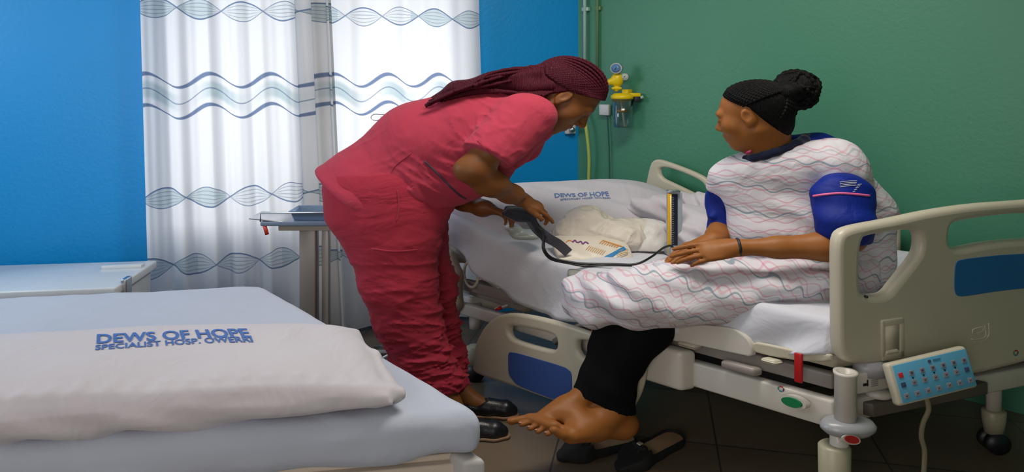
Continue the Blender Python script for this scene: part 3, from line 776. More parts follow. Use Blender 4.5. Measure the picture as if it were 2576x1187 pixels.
# foot board
FO = np.array([1.03, 2.155, 0]); 
def wv(px, py, do=0.0):                          # pixel -> (w, z) on the foot-board plane
    r = (px-CX)/F; w = (r*FO[1]-FO[0])/(Wu[0]-r*Wu[1]); Y = FO[1]+w*Wu[1]; return np.array([w, H-(py-YH)/F*Y])
Wt = 2*wv(2640, 500)[0]
def mir(L): return [np.array([Wt-p[0], p[1]]) for p in L[::-1]]
half = [wv(2140, 912), wv(2108, 903), wv(2096, 870), wv(2095, 700), wv(2094, 610), wv(2104, 580), wv(2135, 567), wv(2230, 550), wv(2330, 528), wv(2440, 512), wv(2560, 504)]
low = [wv(2440, 943), wv(2300, 934), wv(2230, 906)]
outl = chaikin(half+mir(half)+mir(low)+low, 2, 0.25) if False else None
full = half+mir(half)
lowr = [wv(2225, 907), wv(2330, 925), wv(2440, 945), wv(2576, 925)]
bott = mir([wv(2225, 907), wv(2330, 930), wv(2440, 946)])+[wv(2440, 946), wv(2330, 930), wv(2225, 907)]
outl = chaikin(full+bott, 2, 0.22)
h1 = chaikin([wv(2152, 600), wv(2175, 588), wv(2285, 572), wv(2303, 590), wv(2302, 628), wv(2285, 655), wv(2240, 710), wv(2222, 735), wv(2190, 742), wv(2155, 738), wv(2148, 715)], 2, 0.25)
hc = [wv(2373, 585), wv(2378, 562), wv(2400, 553), wv(2500, 538), wv(2600, 533)]
hcb = [wv(2600, 598), wv(2480, 606), wv(2405, 622), wv(2385, 622), wv(2372, 610)]
h2 = chaikin(hc+mir(hc)+mir(hcb)+hcb, 2, 0.25)
h1m = mir(h1)
FN = nrm([Wu[1], -Wu[0], 0])                      # towards the viewer
me = plate([outl, h1, h2, h1m], FO, Wu, Z3, FN*-1, 0.006, 0.020)
fb = auto_smooth(link('foot_board', me, M_bed, bedR), 50)
bp = [wv(2383, 672), wv(2387, 652), wv(2410, 646), wv(2500, 636), wv(2640, 630)]
bb = [wv(2640, 712), wv(2500, 725), wv(2405, 740), wv(2388, 738), wv(2382, 722)]
me = plate([chaikin(bp+mir(bp)[0:5]+mir(bb)+bb, 2, 0.2)], FO+FN*0.026, Wu, Z3, FN*-1, 0.001, 0.0015)
auto_smooth(link('blue_inlay', me, M_bpanel, fb))
# recessed grip, embossed emblem and ring mark
def fbp(px, py, o=0.027): q = wv(px, py); return FO+Wu*q[0]+Z3*q[1]+FN*o
M_grip = mat('grip_plastic', (0.50, 0.46, 0.36), 0.4)
mb = MB(); AF = [Wu, FN, Z3]
c0, c1 = wv(2203, 800), wv(2250, 885)
for (x0, z0, x1, z1) in ((2200, 798, 2252, 806), (2198, 800, 2206, 888), (2244, 800, 2253, 888), (2200, 880, 2253, 890)):
    a, b = wv(x0, z0), wv(x1, z1); mm = (a+b)/2; mb.box(FO+Wu*mm[0]+Z3*mm[1]+FN*0.028, (abs(b[0]-a[0])/2, 0.005, abs(b[1]-a[1])/2), AF, 0.0018)
mb.obj('grip_recess', M_bed, fb)
MB().box(fbp(2225, 843, 0.0265), (abs(c1[0]-c0[0])/2*0.9, 0.001, 0.055), AF).obj('grip_floor', M_grip, fb)
f = Field(fbp(2225, 878, .027)*np.array([1/1, 1, 1])-.06, fbp(2225, 878, .027)+.06, 0.003)
f.cap(fbp(2212, 878, .028), fbp(2236, 874, .028), 0.008, k=0.005); link('grip_lip', f.mesh(1.0), M_bed, fb)
M_emb = mat('raised_emblem', (0.56, 0.53, 0.44), 0.35)
for L in ([(2428, 822), (2452, 815), (2452, 826), (2430, 833), (2428, 822)], [(2458, 812), (2460, 838), (2440, 846), (2424, 846)], [(2468, 806), (2468, 836), (2452, 850), (2430, 852)]):
    MB().tube(spline([fbp(*p) for p in L], 4), 0.0016, 6, 1).obj('emblem', M_emb, fb)
ring_emblem(fbp(2536, 880, 0.0275), Wu, Z3, FN, 0.011, fb)
MB().tube([fbp(2163, 740, .02), fbp(2163, 740, .030)], 0.004, 10, 1).obj('screw', M_dark, fb)

# hanging keypad
kr = root('keypad', P(2340, 1015, 2.09), 'light blue keypad handset hanging below the foot board', 'keypad')
k0, k1 = P(2238, 968, 2.10), P(2436, 920, 2.16); ku = nrm(k1-k0); kn0 = nrm(np.cross(ku, Z3)); kn = nrm(kn0*0.96+Z3*0.28); kv = nrm(np.cross(kn, ku))*-1
if kv[2] < 0: kv = -kv
if kn[1] > 0: kn = -kn
kc = (k0+k1)/2; kw = np.linalg.norm(k1-k0)/2
MB().box(kc, (kw, 0.016, 0.062), [ku, kn, kv], 0.010, 3).obj('case', M_bed, kr)
kp = MB().box(kc+kn*0.0165+ku*0.004, (kw*0.93, 0.0012, 0.055), [ku, kn, kv], 0.001).obj('blue_face', mat('light_blue_face', (0.10, 0.36, 0.56), 0.4), kr)
kb = kc+kn*0.0185+ku*0.004
cg = mat('key_cap', (0.25, 0.22, 0.24), .5); crd = mat('key_red', (0.6, 0.03, 0.03), .5); cdk = mat('key_dark', (0.05, 0.07, 0.14), .5)
for r_ in range(3):
    for c_ in range(7):
        x = -kw*0.80+kw*1.6*c_/6; z = (0.024, -0.004, -0.036)[r_]+0.0
        m_ = crd if (r_ == 0 and c_ == 0) else (cdk if r_ == 1 and c_ in (0, 6) else cg)
        key = MB().box(kb+ku*x+kv*z, (0.0085, 0.001, 0.0072), [ku, kn, kv], 0.001).obj('key', m_, kr, smooth=False)
        MB().box(kb+ku*x+kv*z+kn*0.0012, (0.004, 0.0005, 0.0012 if r_ else 0.003), [nrm(ku+kv*0.3), kn, nrm(kv-ku*.3)]).obj('symbol', cdk if (r_ or c_) else crd, key, smooth=False)
for c_ in range(1, 6):
    x = -kw*0.80+kw*1.6*c_/6; oval(kb+ku*x+kv*0.0095, 0.003, 0.0026, ku, kv, kn, 0.0006, M_dark, 'indicator', kr, 12)
oval(kb+ku*-0.005+kv*0.044, 0.006, 0.0045, ku, kv, kn, 0.0006, cdk, 'printed_mark', kr, 16)
MB().box(kb+ku*0.022+kv*0.045, (0.014, 0.0006, 0.002), [ku, kn, kv]).obj('printed_mark', mat('pale_blue_ink', (0.04, 0.2, 0.36), .5), kr, smooth=False)
cb = spline([P(2330, 1000, 2.12), P(2336, 1030, 2.12), P(2322, 1065, 2.13), P(2318, 1100, 2.14), P(2326, 1140, 2.15), P(2322, 1230, 2.16), P(2330, 1265, 2.2)], 6)
MB().tube(cb, 0.006, 10).obj('coiled_cable', mat('olive_cable', (0.22, 0.20, 0.13), .4), kr)

# lowered near rail (head part), raised far rails
def wplane(px, py, w, do=0.0):
    q = LO+WV*w; r = (px-CX)/F; l = (q[0]-r*q[1])/(-LV[0]+r*LV[1]); m_ = q+LV*l; return np.array([l*np.linalg.norm(LV), H-(py-YH)/F*m_[1]])
def rail(w, loops, inlay, name, m_in, half=0.004, bev=0.016, it=2):
    o = LO+WV*w
    L = [chaikin([wplane(*p, w) for p in lp_], it, 0.25) for lp_ in loops]
    me = plate(L, o, Lu, Z3, Wu, half, bev); ob = auto_smooth(link(name, me, M_bed, bedR), 50)
    if inlay:
        me = plate([chaikin([wplane(*p, w) for p in inlay], 2, 0.15)], o-Wu*(half+bev), Lu, Z3, Wu, 0.0008, 0.0015)
        link('blue_inlay', me, m_in, ob)
    return ob
out1 = [(1194, 925), (1197, 890), (1207, 850), (1235, 806), (1268, 788), (1310, 786), (1400, 805), (1500, 838), (1590, 868), (1622, 895), (1624, 940), (1612, 990), (1590, 1030), (1575, 1045), (1480, 1032), (1400, 1008), (1290, 968), (1203, 940)]
ha = [(1286, 822), (1298, 817), (1400, 838), (1410, 855), (1408, 878), (1390, 880), (1300, 855), (1286, 840)]
hb = [(1456, 858), (1470, 852), (1560, 872), (1572, 890), (1560, 915), (1480, 905), (1458, 885)]
rail(-0.075, [out1, ha, hb], [(1288, 884), (1310, 886), (1430, 921), (1449, 935), (1449, 1000), (1440, 1010), (1400, 1002), (1310, 968), (1289, 940)], 'side_rail', M_bpanel2, 0.003, 0.014)
for px, py in ((1478, 838), (1505, 845)): MB().cyl(RBp(px, py, -0.06), RBp(px, py-8, 0.0), 0.012).obj('rail_hinge', M_dark, bedR)
mb = MB(); a, b = RBp(1395, 860, -0.02), RBp(1500, 800, 0.0); mb.tube([a, (a+b)/2+Z3*0.01, b], 0.014, 10, 1); mb.tube([RBp(1540, 900, -0.02), RBp(1570, 850, 0.0)], 0.014, 10, 1); mb.obj('rail_arm', M_beam, bedR)
for nm, pl, m_ in (('side_cover', [(1672, 826), (1760, 815), (1850, 824), (1882, 845), (1897, 868), (1898, 898), (1850, 888), (1760, 868), (1672, 852)], M_bedw), ('platform_edge', [(1897, 858), (1950, 868), (2010, 882), (2060, 889), (2092, 890), (2092, 909), (2020, 908), (1950, 897), (1897, 884)], M_bed)):
    w_ = -0.020 if nm == 'side_cover' else -0.014; me = plate([chaikin([wplane(*p, w_) for p in pl], 1, 0.2)], LO+WV*w_, Lu, Z3, Wu, 0.004, 0.006); auto_smooth(link(nm, me, m_, bedR), 50)
w2 = 1.03
out2 = [(1622, 500), (1638, 415), (1650, 400), (1672, 402), (1770, 440), (1792, 462), (1800, 500), (1800, 580), (1640, 560)]
hc2 = [(1660, 425), (1672, 420), (1700, 425), (1765, 452), (1781, 470), (1783, 490), (1770, 496), (1700, 462), (1664, 446)]
rail(w2, [out2, hc2], None, 'side_rail', None, 0.004, 0.012)
out3 = [(2010, 560), (2060, 548), (2240, 530), (2262, 540), (2264, 560), (2262, 690), (2010, 690)]
rail(w2, [out3, [(2050, 580), (2220, 565), (2235, 580), (2230, 600), (2060, 610)]], None, 'side_rail', None, 0.004, 0.012)

# head end: lifted back section, its cover and arms seen left of the sheet
M_grey = mat('blue_grey_plastic', (0.30, 0.34, 0.38), 0.4)
c = RB(1.10, 0.5, 0.66); MB().box(c, (0.02, 0.60, 0.16), AB, 0.018, 3).obj('head_board', M_bed, bedR)
f = Field(RB(0.98, -.02, 0)*[1, 1, 0]+np.array([-.25, -.25, .3]), RB(0.98, -.02, 0)*[1, 1, 0]+np.array([.3, .3, .75]), 0.006)
f.chain([(RBp(1135, 640, -.02), .022), (RBp(1152, 690, -.02), .024), (RBp(1153, 760, -.02), .022), (RBp(1136, 800, -.02), .018)], k=.02)
f.cap(RBp(1120, 640, -.02), RBp(1125, 720, 0), .02, k=.02)
link('head_bracket', f.mesh(1.0), M_bed, bedR)
rg = [RBp(1185, 690, -.01)+Lu*0.045*math.cos(a)+Z3*0.06*math.sin(a) for a in np.linspace(0, 2*math.pi, 25)]
MB().tube(rg, 0.007, 8, 1).obj('cable_loop', M_bed, bedR)
mb = MB(); mb.tube([RBp(1150, 630, .03), RBp(1225, 700, .03), RBp(1300, 760, .03)], 0.014, 8, 1); mb.box(RBp(1180, 655, 0.03), (0.05, 0.02, 0.014), AB, .004); mb.obj('lift_arm', M_beam, bedR)
a, b = RBp(1165, 722, 0.05), RBp(1330, 775, 0.05); MB().box((a+b)/2, (np.linalg.norm(b-a)/2, 0.02, 0.02), [nrm(b-a), Wu, nrm(np.cross(Wu, b-a))], .005).obj('lift_frame', M_beam, bedR)
MB().tube(spline([RBp(1330, 800, 0.2), RBp(1300, 765, .08), RBp(1262, 772, .02), RBp(1245, 778, .0)], 5), 0.006, 8, 1).obj('release_lever', M_bedw, bedR)
MB().tube([RBp(1262, 774, .015), RBp(1246, 779, .0)], [0.009, 0.006], 8, 1).obj('red_grip', M_red, bedR)
mb = MB(); mb.box(RB(0.55, 0.5, 0.24), (0.42, 0.12, 0.05), AB, 0.02); mb.cyl(RB(0.2, 0.4, 0.25), RB(0.55, 0.5, 0.40), 0.03); mb.obj('lift_motor', mat('dark_motor', (0.03, 0.03, 0.035), .5), bedR)

# pillow at its head
PRo = RB(0.955, 0.0, 0)+Wu*0.66
def mapR(V):                                     # (x along W, y along L up the slope, z)
    t = nrm(Lu+Z3*0.34); n = nrm(Z3-Lu*0.34)
    return PRo+Z3*0.725+V[:, 0:1]*Wu+V[:, 1:2]*t+V[:, 2:3]*n
f = pillow_field(0.60, 0.26, 0.085, -0.03, 0, 0.06, 0.009, 21)
f.disp(lambda X, Y, Z: -0.006*sn(X, Y, Z, 14, 4))
PR = link('pillow', f.mesh(fmap=mapR), M_pillow); tag(PR, 'white pillow printed with blue lettering at the head of the electric bed', 'pillow')
bv2 = bvh_of(PR)
print_quad('DEWS OF HOPE', (1396, 499), (1533, 494), (1394, 487), 0.028, bv2, M_print2, PR)
print_quad('SPECIALIST HOSP. OWERRI', (1410, 506), (1536, 501), (1409, 501), 0.022, bv2, M_print2, PR)

# --- cabinet behind the front bed
cx0, cx1 = P(-120, 700, 3.05)[0], P(330, 700, 3.05)[0]
cr = root('bedside_cabinet', ((cx0+cx1)/2, 3.05, 0), 'white bedside cabinet behind the front bed against the blue wall', 'cabinet')
Mc = mat('white_glossy_laminate', (0.62, 0.66, 0.70), 0.22)
CA = [nrm([1, .12, 0]), nrm([-.12, 1, 0]), Z3]
MB().box(((cx0+cx1)/2, 3.07, 0.26), (((cx1-cx0)/2)*0.96, 0.18, 0.255), CA, 0.008).obj('body', mat('cabinet_grey', (0.45, 0.47, 0.5), .4), cr)
MB().box(((cx0+cx1)/2, 3.06, 0.535), ((cx1-cx0)/2, 0.22, 0.02), CA, 0.008, 3).obj('top', Mc, cr)
MB().box(((cx0+cx1)/2-.05, 2.885, 0.30), (((cx1-cx0)/2)*0.85, 0.008, 0.17), CA, 0.004).obj('door', Mc, cr)
q = P(318, 715, 2.98); MB().box(q+Z3*-0.02, (0.012, 0.03, 0.05), CA, 0.004).obj('corner_bracket', M_chrome, cr)
q = P(310, 690, 3.2); MB().box(np.array([q[0], 3.2, 0.562]), (0.09, 0.02, 0.008), CA, 0.003).obj('back_lip', Mc, cr)

# --- over-bed tray table
ty = 3.22
def T(px, py, y=ty): return P(px, py, y)
tr = root('tray_table', (T(900, 800)[0], ty, 0), 'metal tray table with rail and red-tipped lever behind the woman in pink scrubs', 'table')
zt = T(700, 556)[2]; xa, xb = T(672, 0)[0], T(1000, 0)[0]
MB().box(((xa+xb)/2, ty, zt+0.005), ((xb-xa)/2, 0.09, 0.010), None, 0.004).obj('table_top', mat('grey_blue_top', (0.16, 0.21, 0.30), .25), tr)
MB().box((T(690, 0)[0], ty, zt+0.020), (0.09, 0.085, 0.003), [nrm([1, 0, -0.10]), (0, 1, 0), nrm([.1, 0, 1])], 0.001).obj('side_lip', M_chrome, tr)
MB().box(((xa+xb)/2+.03, ty, zt-0.022), ((xb-xa)/2-.04, 0.05, 0.014), None, 0.004).obj('support_beam', mat('cream_beam', (.42, .38, .33), .4), tr)
rl = [(T(672, 0)[0], ty-.085, zt+.015), (T(672, 0)[0], ty-.085, zt+.055), (T(990, 0)[0], ty-.085, zt+.06), (T(990, 0)[0], ty-.085, zt+.015)]
MB().tube(rl, 0.004, 8, 1).obj('guard_rail', M_chrome, tr)
MB().box((T(778, 0)[0], ty, zt/2), (0.040, 0.03, zt/2-0.03), None, 0.006).obj('column', mat('taupe_column', (.30, .27, .245), .35), tr)
MB().box((T(818, 0)[0], ty+.02, zt/2+.05), (0.017, 0.02, zt/2-0.08), None, 0.004).obj('inner_column', mat('pale_column', (.45, .44, .42), .3), tr)
MB().box((T(850, 0)[0], ty, 0.05), (0.35, 0.05, 0.02), None, 0.01).obj('base', M_beam, tr)
for x in (T(740, 0)[0], T(980, 0)[0]): MB().tube([(x, ty-.02, .03), (x, ty+.02, .03)], 0.03, 16, 1).obj('caster', M_dark, tr)
MB().tube([T(760, 563, ty-.08), T(690, 563, ty-.08), T(664, 566, ty-.08)], 0.004, 8, 1).obj('lever', M_chrome, tr)
MB().tube([T(665, 566, ty-.08), T(672, 590, ty-.08)], 0.008, 10, 1.2).obj('lever_tip', mat('red_orange_tip', (.55, .05, .03), .4), tr)
st = MB(); xs0, xs1 = T(742, 0)[0], T(905, 0)[0]; xm = (xs0+xs1)/2; hw = (xs1-xs0)/2; zq = zt+.016
V = []
for hx, hy, z in ((hw*.9, .06, zq), (hw*1.0, .07, zq+.045), (hw*1.04, .076, zq+.046), (hw*1.04, .076, zq+.043), (hw*.98, .066, zq+.042), (hw*.87, .055, zq+.004)):
    V += [(xm-hx, ty-hy, z), (xm+hx, ty-hy, z), (xm+hx, ty+hy, z), (xm-hx, ty+hy, z)]
st.add(V, [[3, 2, 1, 0], [20, 21, 22, 23]]+[[4*i+j, 4*i+(j+1) % 4, 4*i+4+(j+1) % 4, 4*i+4+j] for i in range(5) for j in range(4)])
o = st.obj('steel_tray', mat('blue_steel', (0.22, 0.32, 0.48), 0.25, 0.6), smooth=False); tag(o, 'deep steel tray standing on the tray table', 'tray')

# --- drip stand behind the nurse
ix, iy = P(1030, 0, 3.5)[0], 3.5
dr = root('drip_stand', (ix, iy, 0), 'thin metal drip stand whose curled hook shows above the bent woman\'s back', 'drip stand')
MB().tube([(ix, iy, 0.06), (ix, iy, P(0, 287, 3.5)[2])], 0.009, 10, 1).obj('pole', M_chrome, dr)
zk = P(0, 288, 3.5)[2]; hk = [np.array([ix, iy, zk]), P(1000, 288, 3.5), P(955, 288, 3.5)]
hk += [P(946+13*math.cos(a), 295-8*math.sin(a), 3.5) for a in np.linspace(1.2, 6.6, 16)]
MB().tube(hk, 0.0028, 8, 1).obj('hook', M_chrome, dr)
for k in range(5):
    a = k*2*math.pi/5+0.3; MB().tube([(ix, iy, .07), (ix+.2*math.cos(a), iy+.13*math.sin(a), .04)], 0.010, 8, 1).obj('foot', M_chrome, dr)
hz = spline([P(940, 856, 3.55), P(965, 853, 3.5), P(1060, 850, 3.5), P(1150, 852, 3.5), P(1190, 848, 3.6), P(1215, 850, 3.7)], 6)
hz = [np.array([p[0], 3.55 if True else 0, 0.012]) for p in hz]
tag(MB().tube(hz, 0.010, 10, 1).obj('floor_hose', M_white), 'white hose lying on the floor below the curtain', 'hose')
# ------------------------------------------------------------------ people
def skin(name, col, col2):
    m, nt, b, tc = base_mat(name)
    f = noise(nt, tc.outputs['Object'], 7, 4); nt.links.new(mix(nt, f, col, col2).s, b.inputs['Base Color'])
    b.inputs['Roughness'].default_value = 0.5; b.inputs['Specular IOR Level'].default_value = 0.3
    b.inputs['Subsurface Weight'].default_value = 0.06; b.inputs['Subsurface Radius'].default_value = (0.5, 0.2, 0.1); b.inputs['Subsurface Scale'].default_value = 0.02
    add_bump(nt, b, noise(nt, tc.outputs['Object'], 160, 3), 0.12, 0.002); return m
M_skinN = skin('deep_brown_skin', (0.150, 0.052, 0.013), (0.20, 0.074, 0.019))
M_skinP = skin('warm_brown_skin', (0.235, 0.082, 0.017), (0.30, 0.110, 0.024))
M_scrub = cloth('pink_scrub_cloth', (0.41, 0.040, 0.072), fold=0.5, fscale=5, fd=0.03, stretch=(1.3, 1, 0.8), var=0.06, sheen=0.05)
M_scrub2 = cloth('pink_scrub_trouser_cloth', (0.36, 0.026, 0.050), fold=0.5, fscale=5, fd=0.03, stretch=(0.8, 0.8, 1.9), var=0.06, sheen=0.05)
M_eyeW = mat('eye_white', (0.4, 0.36, 0.32), 0.3); M_eyeD = mat('eye_dark', (0.012, 0.008, 0.006), 0.2)
M_lip = mat('brown_lips', (0.17, 0.045, 0.032), 0.4)

def head(c, f, u, k, neck, res=0.0036, nose=1.0):
    """head with face; c centre, f facing, u up, k size; neck = (point, radius). Returns mesh field and frame"""
    f = nrm(f); u = nrm(np.array(u)-np.dot(u, f)*f); r = nrm(np.cross(f, u))
    def L(a, b_, c_): return c+(r*a+f*b_+u*c_)*k
    A = [r, f, u]
    lo = np.minimum(c-0.17*k, neck[0]-neck[1]-.03); hi = np.maximum(c+0.17*k, neck[0]+neck[1]+.03)
    Fh = Field(lo, hi, res)
    q = lambda *t: tuple(x*k for x in t)
    Fh.ell(L(0, -.018, .035), q(.074, .096, .084), A, k=0)
    Fh.ell(L(0, .026, -.030), q(.062, .064, .086), A, k=.03*k)
    for s_ in (-1, 1):
        Fh.cap(L(s_*.052, -.005, -.055), L(s_*.018, .062, -.100), .017*k, .015*k, k=.03*k)
        Fh.ell(L(s_*.038, .050, -.026), q(.026, .026, .028), A, k=.03*k)
    Fh.ell(L(0, .070, -.102), q(.020, .017, .016), A, k=.02*k)
    Fh.cap(L(-.035, .073, .024), L(.035, .073, .024), .012*k, k=.02*k)
    for s_ in (-1, 1): Fh.ell(L(s_*.034, .094, .004), q(.019, .017, .013), A, k=.012*k, mode='sub')
    for s_ in (-1, 1): Fh.ell(L(s_*.032, .073, .002), q(.017, .014, .0125), A, k=.004*k)
    for s_ in (-1, 1): Fh.ell(L(s_*.032, .0865, .0005), q(.014, .004, .0015), A, k=.002*k, mode='sub')
    Fh.cap(L(0, .084, .010), L(0, .084+.025*nose, -.028), .0075*k, .012*k, k=.014*k)
    for s_ in (-1, 1): Fh.ell(L(s_*.013, .078+.019*nose, -.034), q(.009, .011, .008), A, k=.006*k)
    for s_ in (-1, 1): Fh.ell(L(s_*.007, .081+.022*nose, -.043), q(.0035, .005, .004), A, k=.002*k, mode='sub')
    Fh.ell(L(0, .062, -.066), q(.034, .030, .028), A, k=.02*k)
    Fh.ell(L(0, .088, -.058), q(.024, .011, .0085), A, k=.008*k); Fh.ell(L(0, .085, -.074), q(.022, .011, .0095), A, k=.008*k)
    Fh.ell(L(0, .103, -.066), q(.024, .012, .002), A, k=.003*k, mode='sub')
    for s_ in (-1, 1):
        er = [nrm(r*s_+f*-.35), nrm(f+r*s_*.35), u]
        Fh.ell(L(s_*.076, -.010, .002), q(.009, .019, .031), er, k=.006*k)
        Fh.ell(L(s_*.086, -.008, .006), q(.006, .012, .018), er, k=.003*k, mode='sub')
        Fh.ell(L(s_*.080, .001, -.002), q(.004, .004, .006), er, k=.002*k)
        Fh.ell(L(s_*.077, -.004, -.026), q(.006, .008, .009), er, k=.006*k)
    Fh.cap(L(0, -.030, -.045), neck[0], neck[1]*.95, neck[1], k=.035)
    return Fh, L, A, r, f, u
def xs(me_pts): pass
def eyes(L, A, k, par, skin_m, S_=S):
    for s_ in (-1, 1):
        for nm, c_, rr, m_ in (('eye', (s_*.032, .0818, -.0015), (.0095, .0065, .0045), M_eyeD),):
            f = Field(L(*c_)-.03, L(*c_)+.03, .0022); f.ell(L(*c_), tuple(x*k for x in rr), A, k=0); link(nm, f.mesh(), m_, par)
        f = Field(L(s_*.033, .08, .03)-.05, L(s_*.033, .08, .03)+.05, .0028)
        f.chain([(L(s_*.018, .0862, .025), .0022*k), (L(s_*.030, .0850, .029), .0026*k), (L(s_*.042, .0790, .027), .002*k)], k=.003); link('eyebrow', f.mesh(), M_eyeD, par)
    f = Field(L(0, .09, -.066)-.05, L(0, .09, -.066)+.05, .0028)
    f.ell(L(0, .0905, -.0585), (.021*k, .0098*k, .006*k), A, k=0); f.ell(L(0, .0872, -.0735), (.019*k, .0098*k, .0075*k), A, k=0.002)
    f.ell(L(0, .105, -.066), (.024*k, .013*k, .0018*k), A, k=.002, mode='sub'); link('lips', f.mesh(), M_lip, par)
def rot(v, ax, a):
    return np.array(Matrix.Rotation(a, 3, Vector(ax)) @ Vector(v))
def hand(Fd, W, d, n, curl, k=1.0, thumb=(0.6, 0.5), side=1, spread=0.10, wr=0.025):
    """hand from wrist W: d palm direction, n back-of-hand normal, side = +1/-1 picks the thumb side; curl per finger"""
    d = nrm(d); n = nrm(np.array(n)-np.dot(n, d)*d); s_ = nrm(np.cross(n, d))*side
    A = [d, s_, n]
    Fd.ell(W+d*.045*k, (.052*k, .036*k, .0155*k), A, k=.018)
    Fd.cap(W, W+d*.03*k, wr, .021*k, k=.02)
    Fd.ell(W+d*.075*k, (.018*k, .038*k, .0125*k), A, k=.012)
    offs = [.030, .010, -.011, -.029]; ln = [.92, 1.02, .95, .76]
    for i in range(4):
        p = W+d*(.082-(0.006 if i in (0, 3) else 0)-(.006 if i == 3 else 0))*k+s_*offs[i]*k
        dd = nrm(d+s_*offs[i]*spread*20*.1); r_ = .0088*k*(1 if i < 3 else .88)
        Fd.cap(p-dd*.02*k, p, r_*.95, r_, k=.006)
        c_ = curl[i] if hasattr(curl[i], '__len__') else (curl[i]*.8, curl[i], curl[i]*.7)
        for j, l in enumerate((.042, .025, .020)):
            dd = rot(dd, s_, c_[j]*side) if True else dd
            q = p+dd*l*ln[i]*k; r2 = r_*.92; Fd.cap(p, q, r_, r2, k=.0035); p, r_ = q, r2
    td = nrm(d*thumb[0]+s_*thumb[1]-n*.25); p = W+d*.022*k+s_*.022*k
    q = p+td*.040*k; Fd.cap(p, q, .015*k, .0115*k, k=.010); td = nrm(td+d*.55); q2 = q+td*.030*k; Fd.cap(q, q2, .0112*k, .010*k, k=.004)
    td = nrm(td+d*.4); Fd.cap(q2, q2+td*.022*k, .010*k, .0085*k, k=.003)

# ---- woman in pink scrubs, bending over the bed
nr_ = root('person', P(1060, 1068, 2.85)*[1, 1, 0], 'person in pink scrubs with long burgundy braids bending over the bed', 'person')
pieces = []
hc_ = B(1421, 250, 2.85)
Fh, L, A, hr, hf, hu = head(hc_, (0.63, -0.05, -0.77), (0.77, 0, 0.64), 1.08, (B(1335, 275, 2.86), .058))
pieces.append(Fh.mesh())
# near (right) arm
Fa = fld(1120, 570, 1410, 250, 2.5, 2.95, .0038)
Fa.chain([(B(1310, 300, 2.72), .05), (B(1240, 375, 2.63), .051), (B(1188, 425, 2.60), .047)], k=.02)
Fa.chain([(B(1188, 428, 2.60), .047), (B(1235, 462, 2.64), .046), (B(1285, 488, 2.72), .034), (B(1308, 500, 2.78), .026)], k=.03)
hand(Fa, B(1304, 498, 2.775), (.78, .15, -.50), (.52, -.30, .80), [.22, .50, .62, .70], 0.92, (0.75, .35), side=-1)
pieces.append(Fa.mesh())
# far (left) arm
Fb = fld(1120, 620, 1350, 440, 2.8, 3.15, .0038)
Fb.chain([(B(1130, 470, 3.05), .05), (B(1170, 507, 3.0), .040), (B(1215, 524, 2.94), .033), (B(1220, 522, 2.92), .026)], k=.02)
hand(Fb, B(1216, 521, 2.92), (.88, -.22, -.34), (.1, .45, .80), [.30, .45, .5, .55], 0.80, (0.85, .3), side=-1)
pieces.append(Fb.mesh())
# trunk and legs (under the clothes) and the bare ankles
Ft = fld(820, 1090, 1420, 200, 2.5, 3.2, .010, .05)
Ft.chain([(B(965, 480, 2.87), .12), (B(1070, 410, 2.86), .12), (B(1200, 340, 2.86), .125), (B(1300, 290, 2.86), .09), (B(1345, 272, 2.86), .055)], k=.05)
for pts in ([(980, 500, 2.8, .10), (1010, 700, 2.80, .075), (1070, 880, 2.80, .05), (1110, 965, 2.79, .038), (1150, 1045, 2.77, .033)], [(985, 500, 2.94, .10), (1062, 700, 2.95, .07), (1095, 870, 2.95, .05), (1138, 965, 2.94, .036), (1190, 1010, 2.92, .034)]):
    Ft.chain([(B(a, b, y), r) for a, b, y, r in pts], k=.03)
Ft.cap(B(1190, 1012, 2.92), B(1262, 1030, 2.90), .026, .02, k=.02); Ft.cap(B(1150, 1055, 2.76), B(1235, 1078, 2.74), .026, .02, k=.02)
pieces.append(Ft.mesh())
nb = link('body', join(pieces), M_skinN, nr_)
eyes(L, A, 1.08, nr_, M_skinN)
# scrub top
Fs = fld(790, 560, 1420, 190, 2.5, 3.25, .0055)
Fs.chain([(B(948, 474, 2.85), .182), (B(990, 450, 2.86), .165)], k=.04, wy=1.08)
Fs.chain([(B(900, 463, 2.87), .122), (B(990, 428, 2.87), .150), (B(1090, 362, 2.86), .182), (B(1210, 325, 2.86), .170)], k=.05)
Fs.chain([(B(1210, 325, 2.86), .165), (B(1290, 300, 2.86), .125), (B(1326, 300, 2.86), .085)], k=.06)
Fs.cap(B(1240, 395, 2.86), B(1270, 385, 2.86), .105, .07, k=.05, wy=1.3)
Fs.cap(B(1060, 450, 2.86), B(1165, 435, 2.86), .13, .115, k=.06, wy=1.2)
hem = B(1222, 392, 2.62); hdir = nrm(B(1222, 392, 2.62)-B(1320, 292, 2.70))
Fs.cap(B(1322, 292, 2.71), B(1205, 410, 2.60), .092, .078, k=.03, cut=[(hem, hdir)])
Fs.cap(B(1325, 300, 2.88), B(1308, 372, 3.0), .082, .07, k=.03)
p1, p2 = B(812, 432, 2.86), B(935, 508, 2.86); e_ = nrm(p2-p1); Fs.plane(p1, [e_[2], 0, -e_[0]])
p1, p2 = B(935, 505, 2.86), B(1180, 515, 2.86); e_ = nrm(p2-p1); Fs.plane(p1, [e_[2]*1, 0, -abs(e_[0])])
hp1, hp2, hp3 = B(812, 432, 2.86), B(935, 508, 2.86), B(1180, 515, 2.86)
def fold(X, Y, Z, dx, dz, fr, seed, sharp=1.6):
    """cloth folds that run along (dx, dz): ridges of noise stretched along that direction"""
    n = math.hypot(dx, dz); dx, dz = dx/n, dz/n
    a = X*dx+Z*dz; b = -X*dz+Z*dx
    v = sn(a*0.28, Y*0.45, b*1.0, fr, seed)
    return np.clip(1-np.abs(v)*sharp*1.6, 0, 1)**1.5
